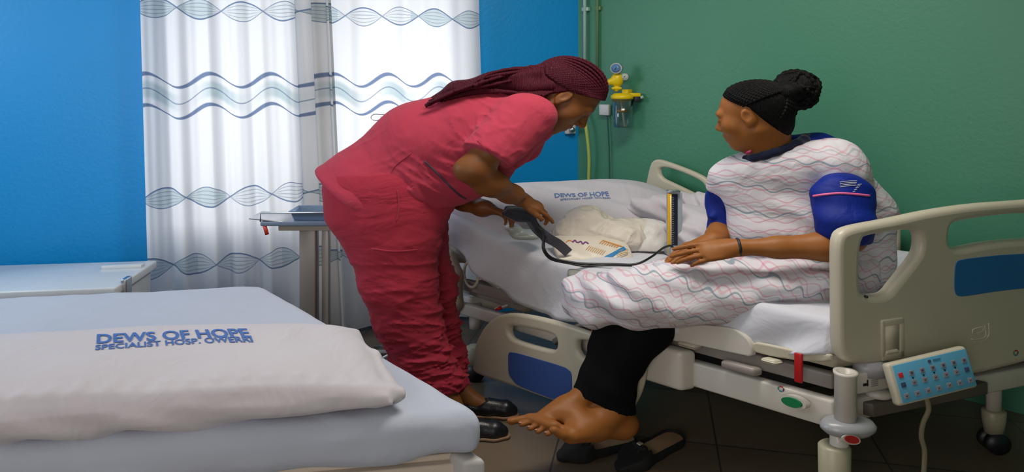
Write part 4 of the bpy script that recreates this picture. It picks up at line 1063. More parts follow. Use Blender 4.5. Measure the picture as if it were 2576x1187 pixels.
def tw(X, Y, Z):
    d = -0.003*sn(X, Y, Z, 16, 31)
    g = lambda px, py, wx, wz: np.exp(-((X-B(px, py, 2.8)[0])/wx)**2-((Z-B(px, py, 2.8)[2])/wz)**2)
    d = d-0.0085*fold(X, Y, Z, .8, -.6, 55, 3)*g(1130, 420, .16, .12)
    d = d-0.0075*fold(X, Y, Z, .3, -.9, 60, 9)*g(1200, 290, .10, .12)
    d = d-0.0080*fold(X, Y, Z, .5, -.7, 70, 14)*g(1030, 470, .14, .07)
    d = d-0.0040*fold(X, Y, Z, .9, .35, 50, 17)*g(960, 380, .14, .10)
    d = d-0.0050*fold(X, Y, Z, .6, .8, 60, 19)*g(1300, 340, .08, .10)
    # hem: the cloth stands off along the lower edge
    e1 = nrm(hp2-hp1); n1 = (e1[2], -e1[0]); h1_ = -((X-hp1[0])*n1[0]+(Z-hp1[2])*n1[1])
    e2 = nrm(hp3-hp2); n2 = (e2[2], -e2[0]); h2_ = -((X-hp2[0])*n2[0]+(Z-hp2[2])*n2[1])
    hd = np.minimum(h1_, h2_)
    return d-0.009*np.exp(-(hd/.022)**2)
Fs.disp(tw)
top = link('scrub_top', Fs.mesh(), M_scrub, nr_)
bvt = bvh_of(top)
def hit_path(pts, bvh, n=6, off=0.002):
    out = []
    for p in spline([np.array([*q, 0.0]) for q in pts], n):
        h = ray_hit(p[0], p[1], bvh)
        if h is not None: out.append(h-nrm(h-np.array([0, 0, H]))*off)
    return out
M_piping = mat('dark_grey_piping', (0.05, 0.03, 0.055), 0.7)
pp = hit_path([(1068, 405), (1110, 446), (1150, 486), (1172, 500)], bvt)
MB().tube(pp, 0.0042, 8, 1).obj('pocket_piping', M_piping, top)
M_seam = cloth('pink_seam', (0.36, 0.025, 0.05))
for L_ in ([(1035, 385), (985, 430), (1010, 470)], [(1200, 352), (1225, 378), (1258, 415)],):
    pp = hit_path(L_, bvt)
    if len(pp) > 3: MB().tube(pp, 0.0016, 6, 1).obj('seam', M_seam, top)
# trousers
Fp = fld(800, 1010, 1200, 400, 2.5, 3.25, .0055)
Fp.chain([(B(955, 478, 2.82), .174), (B(962, 530, 2.82), .167), (B(985, 600, 2.81), .140), (B(1000, 710, 2.80), .114), (B(1028, 810, 2.80), .094), (B(1058, 900, 2.80), .082), (B(1092, 955, 2.80), .072)], k=.03)
Fp.chain([(B(985, 475, 2.93), .165), (B(1000, 540, 2.94), .155), (B(1020, 600, 2.95), .130), (B(1062, 720, 2.96), .100), (B(1080, 820, 2.96), .084), (B(1098, 900, 2.96), .080), (B(1120, 960, 2.95), .068)], k=.03)
Fp.cap(B(1060, 520, 2.85), B(1090, 500, 2.85), .09, .07, k=.06)
Fp.plane(B(1100, 985, 2.85), (-.30, 0, -1)); Fp.plane(B(900, 428, 2.86), (-.1, 0, 1))
def pw_(X, Y, Z):
    lowk = np.clip((0.98-Z)/0.45, 0.12, 1.0); fr_ = 0.35+0.65/(1+np.exp(-(X+0.21)*22))
    d = -0.015*lowk*fr_*fold(X, Y, Z, .96, .22, 46, 41)-0.010*lowk*fold(X, Y, Z, .9, -.35, 60, 42)*fr_
    d = d-0.009*fold(X, Y, Z, .95, .1, 85, 43)*np.exp(-((Z-.33)/.16)**2)
    d = d-0.004*sn(X, Y, Z, 14, 77)
    cuff = np.exp(-((Z-0.21)/0.045)**2); d = d-0.010*cuff*fold(X, Y, Z, .95, .15, 120, 44)-0.006*cuff
    return d
Fp.disp(pw_)
trs = link('scrub_trousers', Fp.mesh(), M_scrub2, nr_); bvp = bvh_of(trs)
for L_ in ([(1000, 478), (1003, 520), (998, 555)], [(935, 625), (990, 632), (1050, 628)]):
    pp = hit_path(L_, bvp)
    if len(pp) > 3: MB().tube(pp, 0.0025, 6, 1).obj('pocket_seam', M_seam, trs)
# burgundy braids
def braid_mat(name, c1, c2, sc1=60):
    m, nt, b, tc = base_mat(name); w = nt.nodes.new('ShaderNodeTexWave'); w.inputs['Scale'].default_value = sc1; w.inputs['Distortion'].default_value = 6; w.inputs['Detail'].default_value = 2
    nt.links.new(tc.outputs['Object'], w.inputs[0]); f = E(nt, w.outputs['Fac'])
    nt.links.new(mix(nt, f, c1, c2).s, b.inputs['Base Color']); b.inputs['Roughness'].default_value = 0.6; b.inputs['Specular IOR Level'].default_value = 0.15
    add_bump(nt, b, f, 0.5, 0.004); return m
M_hairN = braid_mat('burgundy_braids', (0.018, 0.002, 0.005), (0.105, 0.010, 0.022))
M_hairD = mat('dark_hair', (0.012, 0.004, 0.005), 0.6)
def hair_cap(c, A, k, grow, hl, res=.005, back=None):
    """hair shell over the cranium; hl(x, f, u) > 0 where hair grows"""
    f = Field(c-.19*k, c+.19*k, res); r, ff, u = A
    f.ell(c+(ff*-.018+u*.035)*k, tuple((x+grow)*k for x in (.074, .096, .084)), A, k=0)
    f.ell(c+(ff*-.040+u*-.028)*k, (.060*k, .062*k, .078*k), A, k=.03)
    if back is not None: f.ell(c+(r*back[0][0]+ff*back[0][1]+u*back[0][2])*k, tuple(q*k for q in back[1]), A, k=.01)
    X, Y, Z = f._g((slice(None),)*3); x, y, z = X-c[0], Y-c[1], Z-c[2]
    a, b_, c_ = ((x*A[i][0]+y*A[i][1]+z*A[i][2])/k for i in range(3))
    f.D = np.maximum(f.D, (-hl(a, b_, c_)*k).astype(np.float32)); return f
def hlN(a, f, u):
    g = np.where(f > -.012, u-(.036+.50*(f+.012)), u-(.036+1.9*(f+.012))); return g*0.8
cap_ = hair_cap(hc_, A, 1.08, .010, hlN, back=((0, -.038, .052), (.080, .106, .092)))
hp = root('x', (0, 0, 0), 'x', 'x'); bpy.data.objects.remove(hp)
M_hairN = braid_mat('burgundy_braids', (0.018, 0.002, 0.005), (0.105, 0.010, 0.022)); hair = link('braided_hair', cap_.mesh(), M_hairN, nr_)
tie = B(1345, 188, 2.85)
rng = random.Random(5); tubes = MB()
def LN(a, b_, c_): return hc_+(A[0]*a+A[1]*b_+A[2]*c_)*1.08
def braid(mb, pts, r, tw_=70, n=7):
    """a plaited strand: tube with a periodically swelling radius"""
    pts = spline(pts, 9); L_ = 0; rr = []
    for i, p in enumerate(pts):
        if i: L_ += np.linalg.norm(p-pts[i-1])
        rr.append(r*(1+0.22*math.sin(L_*2*math.pi*tw_))*min(1, .35+.09*i))
    q = [p*np.array([S, 1, 1]) for p in pts]; mb.tube(q, rr, n, 1.15)
def over_skull(LF, cen, rad, p0, p1, n=7):
    """points on an ellipsoid between two head-frame points, lifted to its surface"""
    cen, rad = np.array(cen), np.array(rad); a = nrm((np.array(p0)-cen)/rad); b = nrm((np.array(p1)-cen)/rad); w = math.acos(max(-1, min(1, a.dot(b)))); out = []
    for i in range(n):
        t = i/(n-1); q = (a*math.sin((1-t)*w)+b*math.sin(t*w))/math.sin(w)*min(1, .95+.3*t); out.append(LF(*(cen+q*rad)))
    return out
tie = B(1350, 183, 2.85)
for i in range(48):                              # from the hairline over the crown to the tie
    t = i/47; side = math.radians(-104+208*t)
    p0 = (.080*math.sin(side), .022+.056*math.cos(side), .050+.035*math.cos(side)); p1 = (.030*math.sin(side), -.135, .03+.02*math.cos(side))
    pts = over_skull(LN, (0, -.038, .052), (.084, .110, .096), p0, p1, 7)
    pts[0] = LN(*(np.array(p0)*[.98, .96, .98])); braid(tubes, pts+[tie+np.array([0, p0[0]*.4, .012*math.cos(side)])], .0066)
for i in range(16):                              # from the nape up to the tie
    t = i/15; a0 = -.066+.132*t
    braid(tubes, [LN(a0, -.040, .005-.03*(1-abs(2*t-1))), LN(a0*.95, -.105, .0), tie+np.array([-.0, a0*.4, -.02])], .0072)
ends = []
for i in range(84):                              # loose ends falling over the back
    u_ = rng.random(); v_ = rng.random(); y_ = 2.85+(v_-.55)*.22; e = rng.uniform(-1, 1)
    st_ = tie+np.array([rng.uniform(-.01, .01), (v_-.5)*.07, rng.uniform(-.02, .025)])
    px_e = rng.uniform(1062, 1200); back = np.interp(px_e, [1060, 1100, 1180, 1240, 1300], [262, 240, 212, 205, 215])
    drop = u_*rng.uniform(0, 20)
    m1 = B(1295+rng.uniform(-15, 15), 172+u_*44, y_*.5+2.85*.5-.02); m2 = B(1225+rng.uniform(-10, 10), 188+u_*42, y_-.01)
    m3 = B((px_e+1225)/2, np.interp((px_e+1225)/2, [1060, 1100, 1180, 1240], [266, 242, 216, 205])+drop*.6, y_-.02)
    braid(tubes, [st_, m1, m2, m3, B(px_e, back+drop+4, y_-.03)], rng.uniform(.0062, .0082))
for i in range(9):                               # braids hanging at the near side of the neck
    st_ = LN(-.074, -.02-.008*i, .03-.004*i); braid(tubes, [st_, B(1385-i*7, 232, 2.77), B(1345-i*9, 248-i*2, 2.755), B(1290-i*10, 232-i, 2.74), B(1180-i*8, 232+i*2.4, 2.75)], .0068)
tubes.obj('braids', M_hairN, hair)
fk = Field(tie-.07, tie+.07, .005); fk.cap(tie+[.0, -.03, .0], tie+[0, .03, 0], .036, k=0); fk.disp(lambda X, Y, Z: -.005*np.sin(150*(X+Z)))
link('hair_wrap', fk.mesh(), M_hairN, hair)
fm = fld(1050, 300, 1400, 140, 2.6, 3.1, .006)
fm.chain([(tie, .034), (B(1295, 194, 2.85), .036), (B(1235, 207, 2.85), .035), (B(1150, 222, 2.85), .026), (B(1085, 251, 2.84), .010)], k=.03, wy=2.2)
fm.chain([(B(1385, 215, 2.85), .045), (B(1320, 222, 2.84), .040), (B(1250, 218, 2.83), .026), (B(1170, 232, 2.82), .014)], k=.03, wy=1.9)
link('braid_mass', fm.mesh(), M_hairN, hair)

# black flat loafers worn by her
def loafer(name, heel, toe, Y0, par, label, cat, w=.040, h=.055, open_=False, m=None):
    pass
M_shoe = mat('black_shoe_leather', (0.008, 0.008, 0.011), 0.35, bump=.3, bscale=150); M_sole = mat('tan_shoe_edge', (0.22, 0.13, 0.07), 0.6)
def shoe_pair_worn(heel, toe, i):
    d = toe-heel; Ln = np.linalg.norm(d); d = d/Ln; sd = nrm(np.cross(Z3, d))
    r_ = root('shoe', (heel+toe)/2*np.array([1, 1, 0]), ['black loafer nearer the front bed, worn by the bending person', 'black loafer farther from the camera, worn by the bending person'][i], 'shoe', None)
    def p(a, b_, z): q = heel+d*a*Ln+sd*b_; q = q.copy(); q[2] = z; return q
    f = Field(np.minimum(heel, toe)-.09, np.maximum(heel, toe)+.10, .0045)
    f.ax; f.chain([(p(.10, 0, .034), .030), (p(.45, 0, .034), .032), (p(.78, 0, .032), .034), (p(.92, 0, .026), .022)], k=.02)
    f.cap(p(.35, 0, .055), p(.6, 0, .048), .024, .020, k=.02)
    f.ell(p(.20, 0, .085), (.050, .03, .045), [d, sd, Z3], k=.01, mode='sub')
    f.plane((0, 0, .012), (0, 0, -1)); link('upper', f.mesh(1.0), M_shoe, r_)
    s2 = Field(np.minimum(heel, toe)-.09, np.maximum(heel, toe)+.06, .0045); s2.chain([(p(.08, 0, .012), .030), (p(.78, 0, .012), .037), (p(.95, 0, .012), .024)], k=.02)
    s2.plane((0, 0, .014), (0, 0, 1)); s2.plane((0, 0, .001), (0, 0, -1)); link('sole', s2.mesh(1.0), M_sole, r_)
    kn_ = MB()
    for k_ in range(6):
        q = p(.55+.05*k_, .012*(-1)**k_, .066-.004*k_); kn_.box(q, (.008, .006, .003), [d, sd, Z3], .002)
    kn_.obj('woven_strip', M_dark, r_)
shoe_pair_worn(P(1125, 1098, 2.72)*[1, 1, 0], P(1278, 1098, 2.72)*[1, 1, 0]+[0, 0, 0], 0)
shoe_pair_worn(P(1172, 1050, 2.90)*[1, 1, 0], P(1300, 1050, 2.89)*[1, 1, 0], 1)
# ---- woman sitting on the bed
pr = root('person', P(2040, 705, 2.5), 'person sitting on the bed in a patterned gown over a blue shirt, head turned away', 'person')
pc = []
hp_ = B(1894, 290, 2.50); KP = 1.0
Fh, L2, A2, r2, f2, u2 = head(hp_, (-.82, .50, -.24), (-.22, .03, .97), KP, (B(1938, 405, 2.53), .060), nose=.70)
pc.append(Fh.mesh())
Fa = fld(1680, 700, 2190, 550, 2.2, 2.6, .0038)
Fa.chain([(B(2130, 600, 2.36), .052), (B(2075, 620, 2.33), .047), (B(1960, 622, 2.35), .036), (B(1860, 622, 2.37), .0255)], k=.02)
hand(Fa, B(1858, 623, 2.37), (-.955, .05, -.17), (-.10, -.72, .66), [.12, .22, .30, .38], 1.02, (.9, .28), side=-1, wr=.024)
pc.append(Fa.mesh())
Fb = fld(1680, 700, 1860, 540, 2.35, 2.75, .0038)
Fb.chain([(B(1814, 560, 2.62), .030), (B(1808, 592, 2.58), .034), (B(1795, 605, 2.54), .028)], k=.02)
hand(Fb, B(1795, 603, 2.53), (-.86, -.30, -.30), (-.45, -.20, .85), [.15, .2, .28, .3], 1.0, (.85, .3), side=1, wr=.026)
pc.append(Fb.mesh())
Ft = fld(1400, 1050, 2200, 330, 2.2, 2.85, .010, .05)
Ft.chain([(B(1960, 400, 2.54), .06), (B(1985, 460, 2.56), .09), (B(2030, 620, 2.57), .09), (B(2050, 680, 2.57), .08)], k=.03)
Ft.chain([(B(2050, 700, 2.50), .08), (B(1640, 752, 2.50), .05), (B(1632, 840, 2.50), .04), (B(1572, 910, 2.50), .034), (B(1540, 980, 2.49), .033)], k=.02)
Ft.chain([(B(2000, 700, 2.60), .08), (B(1530, 758, 2.62), .055), (B(1530, 890, 2.56), .042), (B(1485, 985, 2.52), .032)], k=.03)
Ft.chain([(B(1870, 440, 2.62), .05), (B(1812, 500, 2.66), .03), (B(1814, 560, 2.62), .03)], k=.03); Ft.chain([(B(2110, 430, 2.47), .06), (B(2130, 600, 2.37), .045)], k=.03)
pc.append(Ft.mesh())
# bare feet, crossed at the ankles
Ff = fld(1255, 1135, 1620, 940, 2.3, 2.58, .0034, .03)
Ff.chain([(B(1500, 955, 2.53), .036), (B(1478, 992, 2.51), .034), (B(1425, 1022, 2.48), .031), (B(1378, 1046, 2.45), .026)], k=.03)
Ff.ell(B(1512, 1010, 2.53), (.03, .026, .028), k=.03)
Ff.cap(B(1335, 1052, 2.44), B(1392, 1070, 2.39), .017, .017, k=.025); Ff.cap(B(1400, 1040, 2.45), B(1450, 1050, 2.44), .024, .03, k=.03)
toesA = [((1335, 1050, 2.44), (1290, 1058, 2.435), .0125), ((1350, 1056, 2.43), (1316, 1066, 2.42), .0092), ((1364, 1062, 2.415), (1337, 1076, 2.405), .0088), ((1378, 1068, 2.40), (1356, 1084, 2.39), .0086), ((1394, 1073, 2.39), (1380, 1090, 2.38), .0084)]
for a, b, r_ in toesA: Ff.cap(B(*a), B(*b), r_, r_*.95, k=.004); Ff.ell(B(*b)+[-.003, -.002, 0], (r_*1.05,)*3, k=.002)
Ff.chain([(B(1560, 980, 2.49), .038), (B(1548, 1020, 2.48), .038), (B(1520, 1055, 2.46), .036), (B(1475, 1075, 2.42), .031), (B(1435, 1090, 2.38), .025)], k=.03)
Ff.chain([(B(1548, 1030, 2.49), .034), (B(1570, 1062, 2.50), .031), (B(1566, 1076, 2.49), .030)], k=.03); Ff.ell(B(1562, 1074, 2.485), (.036, .032, .034), k=.03)
Ff.chain([(B(1560, 1080, 2.48), .024), (B(1500, 1090, 2.43), .022), (B(1440, 1098, 2.37), .020)], k=.025)
Ff.chain([(B(1440, 1097, 2.365), .017), (B(1412, 1092, 2.35), .0135), (B(1393, 1081, 2.345), .0125)], k=.006)
for i in range(4):
    a = B(1425-i*3, 1086-i*3, 2.39+.014*i); Ff.cap(a, a+np.array([-.024+.002*i, 0, .004]), .0092, .0082, k=.004)
pc.append(Ff.mesh())
nl_ = []
pbody = link('body', join(pc), M_skinP, pr)
eyes(L2, A2, KP, pr, M_skinP)
# toe nails
M_nail = mat('toenail', (0.42, 0.17, 0.12), 0.3)
for a, b, r_ in toesA:
    q = B(*b)*np.array([S, 1, 1]); f = Field(q-.02, q+.02, .002); f.ell(q+[-.010, -.004, .007], (r_*.75, r_*.6, .003), k=0); link('toenail', f.mesh(1.0), M_nail, pr)
# hair, braided rows and bun
M_hairP = braid_mat('black_braids', (0.0008, 0.0008, 0.001), (0.004, 0.0035, 0.004), 80)
def hlP(a, f, u):
    g = np.where(f > -.02, u-(.036+.78*(f+.02)), u-(.036+2.4*(f+.02))); return g*0.75
cap_ = hair_cap(hp_, A2, KP, .006, hlP)
hairP = link('hair', cap_.mesh(), M_hairP, pr)
def LP(a, b_, c_): return hp_+(A2[0]*a+A2[1]*b_+A2[2]*c_)*KP
bun = B(2004, 226, 2.52)
rows = MB()
for i in range(30):
    t = i/29; sd = math.radians(-100+200*t); p0 = (.078*math.sin(sd), .006+.056*math.cos(sd), .050+.048*math.cos(sd)); p1 = (.020*math.sin(sd), -.11, .070)
    braid(rows, over_skull(LP, (0, -.018, .035), (.080, .102, .090), p0, p1, 7), .0058, 80)
for i in range(12):
    t = i/11; a0 = -.060+.120*t; braid(rows, over_skull(LP, (0, -.020, .025), (.078, .100, .092), (a0, -.060, -.066), (a0*.3, -.11, .06), 6), .0058, 80)
rows.obj('braided_rows', M_hairP, hairP)
fb_ = Field(bun-.12, bun+.12, .005); fb_.ell(bun, (.060, .064, .070), k=0); fb_.ell(bun+np.array([-.028, -.005, .032]), (.030, .035, .026), k=.01)
fb_.cap(LP(0, -.10, .06), bun, .038, .04, k=.015)
link('bun', fb_.mesh(), M_hairP, hairP)
coils = MB(); rng = random.Random(3)
for i in range(16):
    ax1 = nrm([rng.uniform(-1, 1), rng.uniform(-1, 1), rng.uniform(-1, 1)]); ax2 = nrm(np.cross(ax1, [rng.uniform(-1, 1), rng.uniform(-1, 1), .3])); a0 = rng.uniform(0, 6)
    pts = [bun+(ax1*math.cos(a0+a)+ax2*math.sin(a0+a))*np.array([.060, .063, .069])*rng.uniform(.97, 1.04) for a in np.linspace(0, 3.6, 7)]
    braid(coils, pts, .0085, 55)
coils.obj('coiled_braids', M_hairP, hairP)
# blue shirt: shoulder, sleeves, dark collar, pink piping
def shirt_mat():
    m, nt, b, tc = base_mat('royal_blue_shirt'); f = noise(nt, tc.outputs['Object'], 9, 3, 1)
    nt.links.new(mix(nt, f, (0.002, 0.012, 0.16), (0.004, 0.022, 0.25)).s, b.inputs['Base Color']); b.inputs['Roughness'].default_value = .6
    b.inputs['Specular IOR Level'].default_value = .2; add_bump(nt, b, f, .5, .02); return m
M_shirt = shirt_mat(); M_navy = cloth('navy_collar', (0.006, 0.010, 0.035), fold=.3); M_pinkp = mat('pink_piping', (0.72, 0.13, 0.32), .6)
Fs = fld(1770, 640, 2210, 320, 2.2, 2.8, .0048)
Fs.chain([(B(1990, 392, 2.57), .078), (B(2050, 386, 2.55), .072), (B(2090, 400, 2.54), .07)], k=.03)
Fs.chain([(B(2118, 460, 2.45), .05), (B(2120, 494, 2.375), .074), (B(2128, 560, 2.325), .068), (B(2128, 600, 2.335), .062)], k=.03)
Fs.chain([(B(1870, 440, 2.62), .05), (B(1820, 500, 2.65), .045), (B(1818, 590, 2.61), .045)], k=.03)
Fs.cap(B(1800, 540, 2.62), B(1790, 545, 2.60), .022, .012, k=.015)
Fs.plane(B(2100, 602, 2.4), (.15, 0, -1))
Fs.disp(lambda X, Y, Z: -.0016*np.sin(95*Z+14*X+2.5*np.sin(14*X+8*Y))-.002*sn(X, Y, Z, 24, 2))
shirt = link('shirt', Fs.mesh(), M_shirt, pr); bvsh = bvh_of(shirt)
Fc_ = fld(1850, 440, 2050, 310, 2.4, 2.7, .004)
ring = [B(1952+76*math.cos(a), 372-26*math.cos(a)+(-4 if math.sin(a) > 0 else 10)*abs(math.sin(a)), 2.535-.085*math.sin(a)*-1) for a in np.linspace(0, 2*math.pi, 17)]
for a, b in zip(ring[:-1], ring[1:]): Fc_.cap(a, b, .015, k=.008)
collar = link('collar', Fc_.mesh(), M_navy, pr)
pp = hit_path([(2046, 493), (2075, 489), (2120, 486), (2188, 492)], bvsh, 8)
if len(pp) > 3: MB().tube(pp, 0.0038, 8, 1).obj('pink_piping', M_pinkp, shirt)
M_wl = mat('white_stripe', (.55, .57, .62), .6)
for i in range(4):
    pp = hit_path([(2113, 458+i*4), (2140, 455+i*4), (2156-i, 455+i*4)], bvsh, 6, .0015)
    if len(pp) > 3: MB().tube(pp, 0.0011, 6, 1).obj('sleeve_stripe', M_wl, shirt)
for i in range(6):
    pp = hit_path([(2158-i*3, 464+i*4.5), (2168-i*4, 463+i*4.5)], bvsh, 6, .0015)
    if len(pp) > 3: MB().tube(pp, 0.0011, 6, 1).obj('sleeve_stripe', M_wl, shirt)
pp = [B(1877, 386-0, 2.45)*np.array([S, 1, 1]), B(1890, 380, 2.44)*np.array([S, 1, 1])]
MB().tube(pp, .0055, 8, 1).obj('pink_collar_tip', mat('magenta_trim', (.30, .01, .08), .6), collar)
# wristband
w0, w1 = B(1858, 622, 2.37), B(1852, 622, 2.37)
V_ = MB(); wd = nrm(B(1830, 625, 2.37)-B(1900, 622, 2.365))
f = Field(w0-.05, w0+.05, .003); f.cap(w0-wd*.002, w0+wd*.002, .033, k=0, cut=[(w0+wd*.004, wd), (w0-wd*.004, -wd)]); link('wristband', f.mesh(), M_dark, pr)
# leggings
Fl = fld(1420, 1070, 1750, 640, 2.35, 2.75, .005)
Fl.chain([(B(1640, 760, 2.50), .076), (B(1632, 840, 2.50), .058), (B(1575, 910, 2.50), .050), (B(1545, 975, 2.49), .052), (B(1548, 1038, 2.485), .056)], k=.03)
Fl.chain([(B(1560, 780, 2.60), .070), (B(1545, 870, 2.56), .064), (B(1520, 930, 2.54), .056), (B(1487, 992, 2.515), .054)], k=.03)
Fl.plane(B(1445, 984, 2.5), (-.42, 0, -.908))
Fl.disp(lambda X, Y, Z: -.0012*np.sin(70*Z+20*X+2*np.sin(20*X))-.0012*sn(X, Y, Z, 25, 5))
link('leggings', Fl.mesh(), mat('black_leggings', (0.004, 0.004, 0.005), .9, spec=.1), pr)
# gown with wavy pink and grey lines
def gown_mat(name, rotv, ws=1.0):
    m, nt, b, tc = base_mat(name)
    v = mapping(nt, tc.outputs['Object'], (.72, .5, 1), rotv)
    sp = nt.nodes.new('ShaderNodeSeparateXYZ'); nt.links.new(v, sp.inputs[0]); X, Z = E(nt, sp.outputs[0]), E(nt, sp.outputs[2])
    n1 = noise(nt, v, 6, 2); n2 = noise(nt, v, 3.2, 2); n3 = noise(nt, v, 14, 2)
    w = (X*92+n2*6).sin()
    a = Z*1.0+w*0.0065*ws+(n1-0.5)*0.07*ws; q = Z*1.0-w*0.0075*ws+(n1-0.5)*0.085*ws
    br = (n3-.42).gt(0.0)
    pk = ((a*27).fract()-.5).band(.070)*(n3*1.6).min(1.0); pk2 = ((q*21+.3).fract()-.5).band(.055)*0.8; gy = ((q*11+.6).fract()-.5).band(.034)*1.0; gy2 = ((a*9+.1).fract()-.5).band(.024)*.7
    c = mix(nt, n2, (0.62, 0.60, 0.66), (0.66, 0.65, 0.68))
    c = mix(nt, pk*.62, c, (0.58, 0.22, 0.30)); c = mix(nt, pk2*.55, c, (0.55, 0.22, 0.28)); c = mix(nt, gy*.75, c, (0.16, 0.25, 0.30)); c = mix(nt, gy2*.6, c, (0.24, 0.30, 0.36))
    nt.links.new(c.s, b.inputs['Base Color']); b.inputs['Roughness'].default_value = .85; b.inputs['Specular IOR Level'].default_value = .2
    add_bump(nt, b, noise(nt, v, 7, 3, 1.5), .5, .02); return m
M_gown = gown_mat('wavy_line_gown', (0, 0, 0)); M_gown2 = gown_mat('wavy_line_gown_skirt', (0, -.35, 0), 1.5)
Fg = fld(1760, 740, 2290, 330, 2.2, 2.85, .0055)
Fg.chain([(B(1868, 446, 2.60), .083), (B(1990, 432, 2.55), .095), (B(2090, 424, 2.50), .098)], k=.05)
Fg.chain([(B(1893, 428, 2.52), .055), (B(1985, 412, 2.505), .060), (B(2070, 402, 2.51), .058)], k=.07)
Fg.chain([(B(1985, 470, 2.56), .14), (B(2020, 560, 2.55), .155), (B(2040, 660, 2.56), .165)], k=.08, wy=.85)
Fg.chain([(B(1915, 480, 2.58), .092), (B(1918, 590, 2.55), .085)], k=.06)
Fg.chain([(B(2098, 460, 2.53), .085), (B(2142, 535, 2.56), .103), (B(2150, 660, 2.58), .105)], k=.07)
Fg.cap(B(1828, 445, 2.60), B(1812, 470, 2.62), .052, .040, k=.03, cut=[(B(1820, 482, 2.6), (0, 0, -1))])
p1, p2 = B(1880, 389, 2.5), B(2085, 350, 2.5); e_ = nrm(p2-p1); Fg.plane(p1, [-e_[2], 0, e_[0]]) if False else None
X, Y, Z = Fg._g((slice(None),)*3)
line = B(1880, 387, 2.5); sl_ = (B(2085, 347, 2.5)-line); slp = sl_[2]/sl_[0]
hcut = (Z-(line[2]+slp*(X-line[0])))*0.92; xc = B(2090, 350, 2.5)[0]
Fg.D = np.where(X < xc, np.maximum(Fg.D, hcut.astype(np.float32)), Fg.D)
# sleeve opening on the near side, and the neck opening
Fg.ell(B(2121, 545, 2.30), (.078, .085, .092), k=.010, mode='sub')
Fg.ell(B(1950, 375, 2.555), (.070, .065, .05), k=.01, mode='sub')
Fg.disp(lambda X, Y, Z: -.0035*sn(X, Y, Z, 17, 12)-.0045*np.sin(52*Z+12*X+2.4*np.sin(11*X+4*Z))*np.exp(-((X-B(1960, 0, 2.5)[0])/.12)**2)*np.exp(-((Z-.95)/.12)**2)-.005*np.sin(60*(X*.7+Z*.7)+2*sn(X, Y, Z, 20, 1))*np.exp(-((X-B(2170, 0, 2.5)[0])/.1)**2))
Fg.disp(lambda X, Y, Z: -.005*np.sin(75*X+20*Z+2*np.sin(15*Z))*np.exp(-((X-B(2090, 0, 2.5)[0])/.09)**2-((Z-1.12)/.09)**2))
gown = link('gown', Fg.mesh(), M_gown, pr)
Fk = fld(1390, 850, 2270, 620, 2.2, 2.85, .0055)
Fk.chain([(B(2130, 690, 2.50), .09), (B(2000, 712, 2.47), .10), (B(1850, 735, 2.46), .10), (B(1700, 738, 2.47), .105), (B(1622, 745, 2.49), .100)], k=.04)
Fk.chain([(B(2000, 690, 2.62), .10), (B(1750, 715, 2.64), .09), (B(1560, 742, 2.65), .085), (B(1500, 745, 2.66), .082)], k=.05)
Fk.chain([(B(2060, 668, 2.55), .12), (B(1800, 700, 2.56), .085), (B(1560, 730, 2.58), .075)], k=.05)
Fk.chain([(B(1468, 770, 2.66), .045), (B(1500, 782, 2.58), .052), (B(1600, 776, 2.47), .052), (B(1700, 768, 2.42), .050)], k=.045)
Fk.chain([(B(1480, 740, 2.62), .06), (B(1600, 745, 2.44), .08)], k=.05)
Fk.chain([(B(1700, 770, 2.42), .045), (B(1800, 752, 2.40), .040), (B(1950, 722, 2.36), .030), (B(2080, 706, 2.34), .028)], k=.045)
Fk.cap(B(1455, 720, 2.68), B(1458, 775, 2.67), .045, .04, k=.03)
def skw(X, Y, Z):
    d = -.004*sn(X, Y, Z, 15, 4)-.0045*np.sin(46*(Z*1.2+X*.35)+2.4*np.sin(9*X+3*Y))
    lf = np.exp(-((X-B(1500, 0, 2.6)[0])/.10)**2); d = d-.009*lf*np.sin(60*(X*.8+Z*.9)+2*np.sin(17*Z))
    return d
Fk.disp(skw)
Fk.plane((0, 0, .60-.0), (0, 0, -1)) if False else None
gk = link('gown_skirt', Fk.mesh(), M_gown2, pr)
# ------------------------------------------------------------------ things on the bed, the cuff, shoes on the floor
# blood pressure gauge standing open on the bed
gx = P(1694, 0, 2.95)[0]; gz0 = 0.678; gz1 = P(0, 484, 2.95)[2]
gr = root('blood_pressure_gauge', (gx, 2.95, gz0), 'upright blood pressure gauge with yellow column and black scale on the bed', 'blood pressure gauge')
GA = [nrm([1, .10, 0]), nrm([-.10, 1, 0]), Z3]
def gp(px, z, dy=0.0): q = P(px, 600, 2.95); return np.array([q[0], 2.95+(q[0]-gx)*.10-dy, z])
hz_ = (gz1-gz0)/2; zc_ = (gz1+gz0)/2
MB().box(gp(1698, zc_, -.012), (0.033, 0.012, hz_), GA, 0.004).obj('lid_case', mat('pale_grey_enamel', (0.36, 0.40, 0.44), .35), gr)
MB().box(gp(1695, zc_, 0.003), (0.016, 0.003, hz_*.95), GA, 0.001).obj('scale_board', mat('black_scale', (0.010, 0.012, 0.030), .4), gr)
MB().box(gp(1683, zc_, 0.008), (0.009, 0.005, hz_*.97), GA, 0.002).obj('column_backing', mat('golden_yellow', (0.72, 0.42, 0.01), .35), gr)
MB().tube([gp(1686, gz0+.01, .015), gp(1685, gz1-.01, .015)], .003, 8, 1).obj('glass_column', mat('pale_glass', (.75, .68, .4), .1), gr)
tk = MB()
for i in range(30): tk.box(gp(1690+(1 if i % 2 else 2), gz0+.02+(gz1-gz0-.04)*i/29, .0065), (0.006 if i % 5 == 0 else .004, .0006, .0007), GA)
tk.obj('scale_marks', mat('pale_marks', (.45, .48, .55), .5), gr, smooth=False)
MB().box(gp(1694, gz1+.004, 0), (0.028, 0.014, 0.006), GA, 0.003).obj('top_hinge', M_chrome, gr)
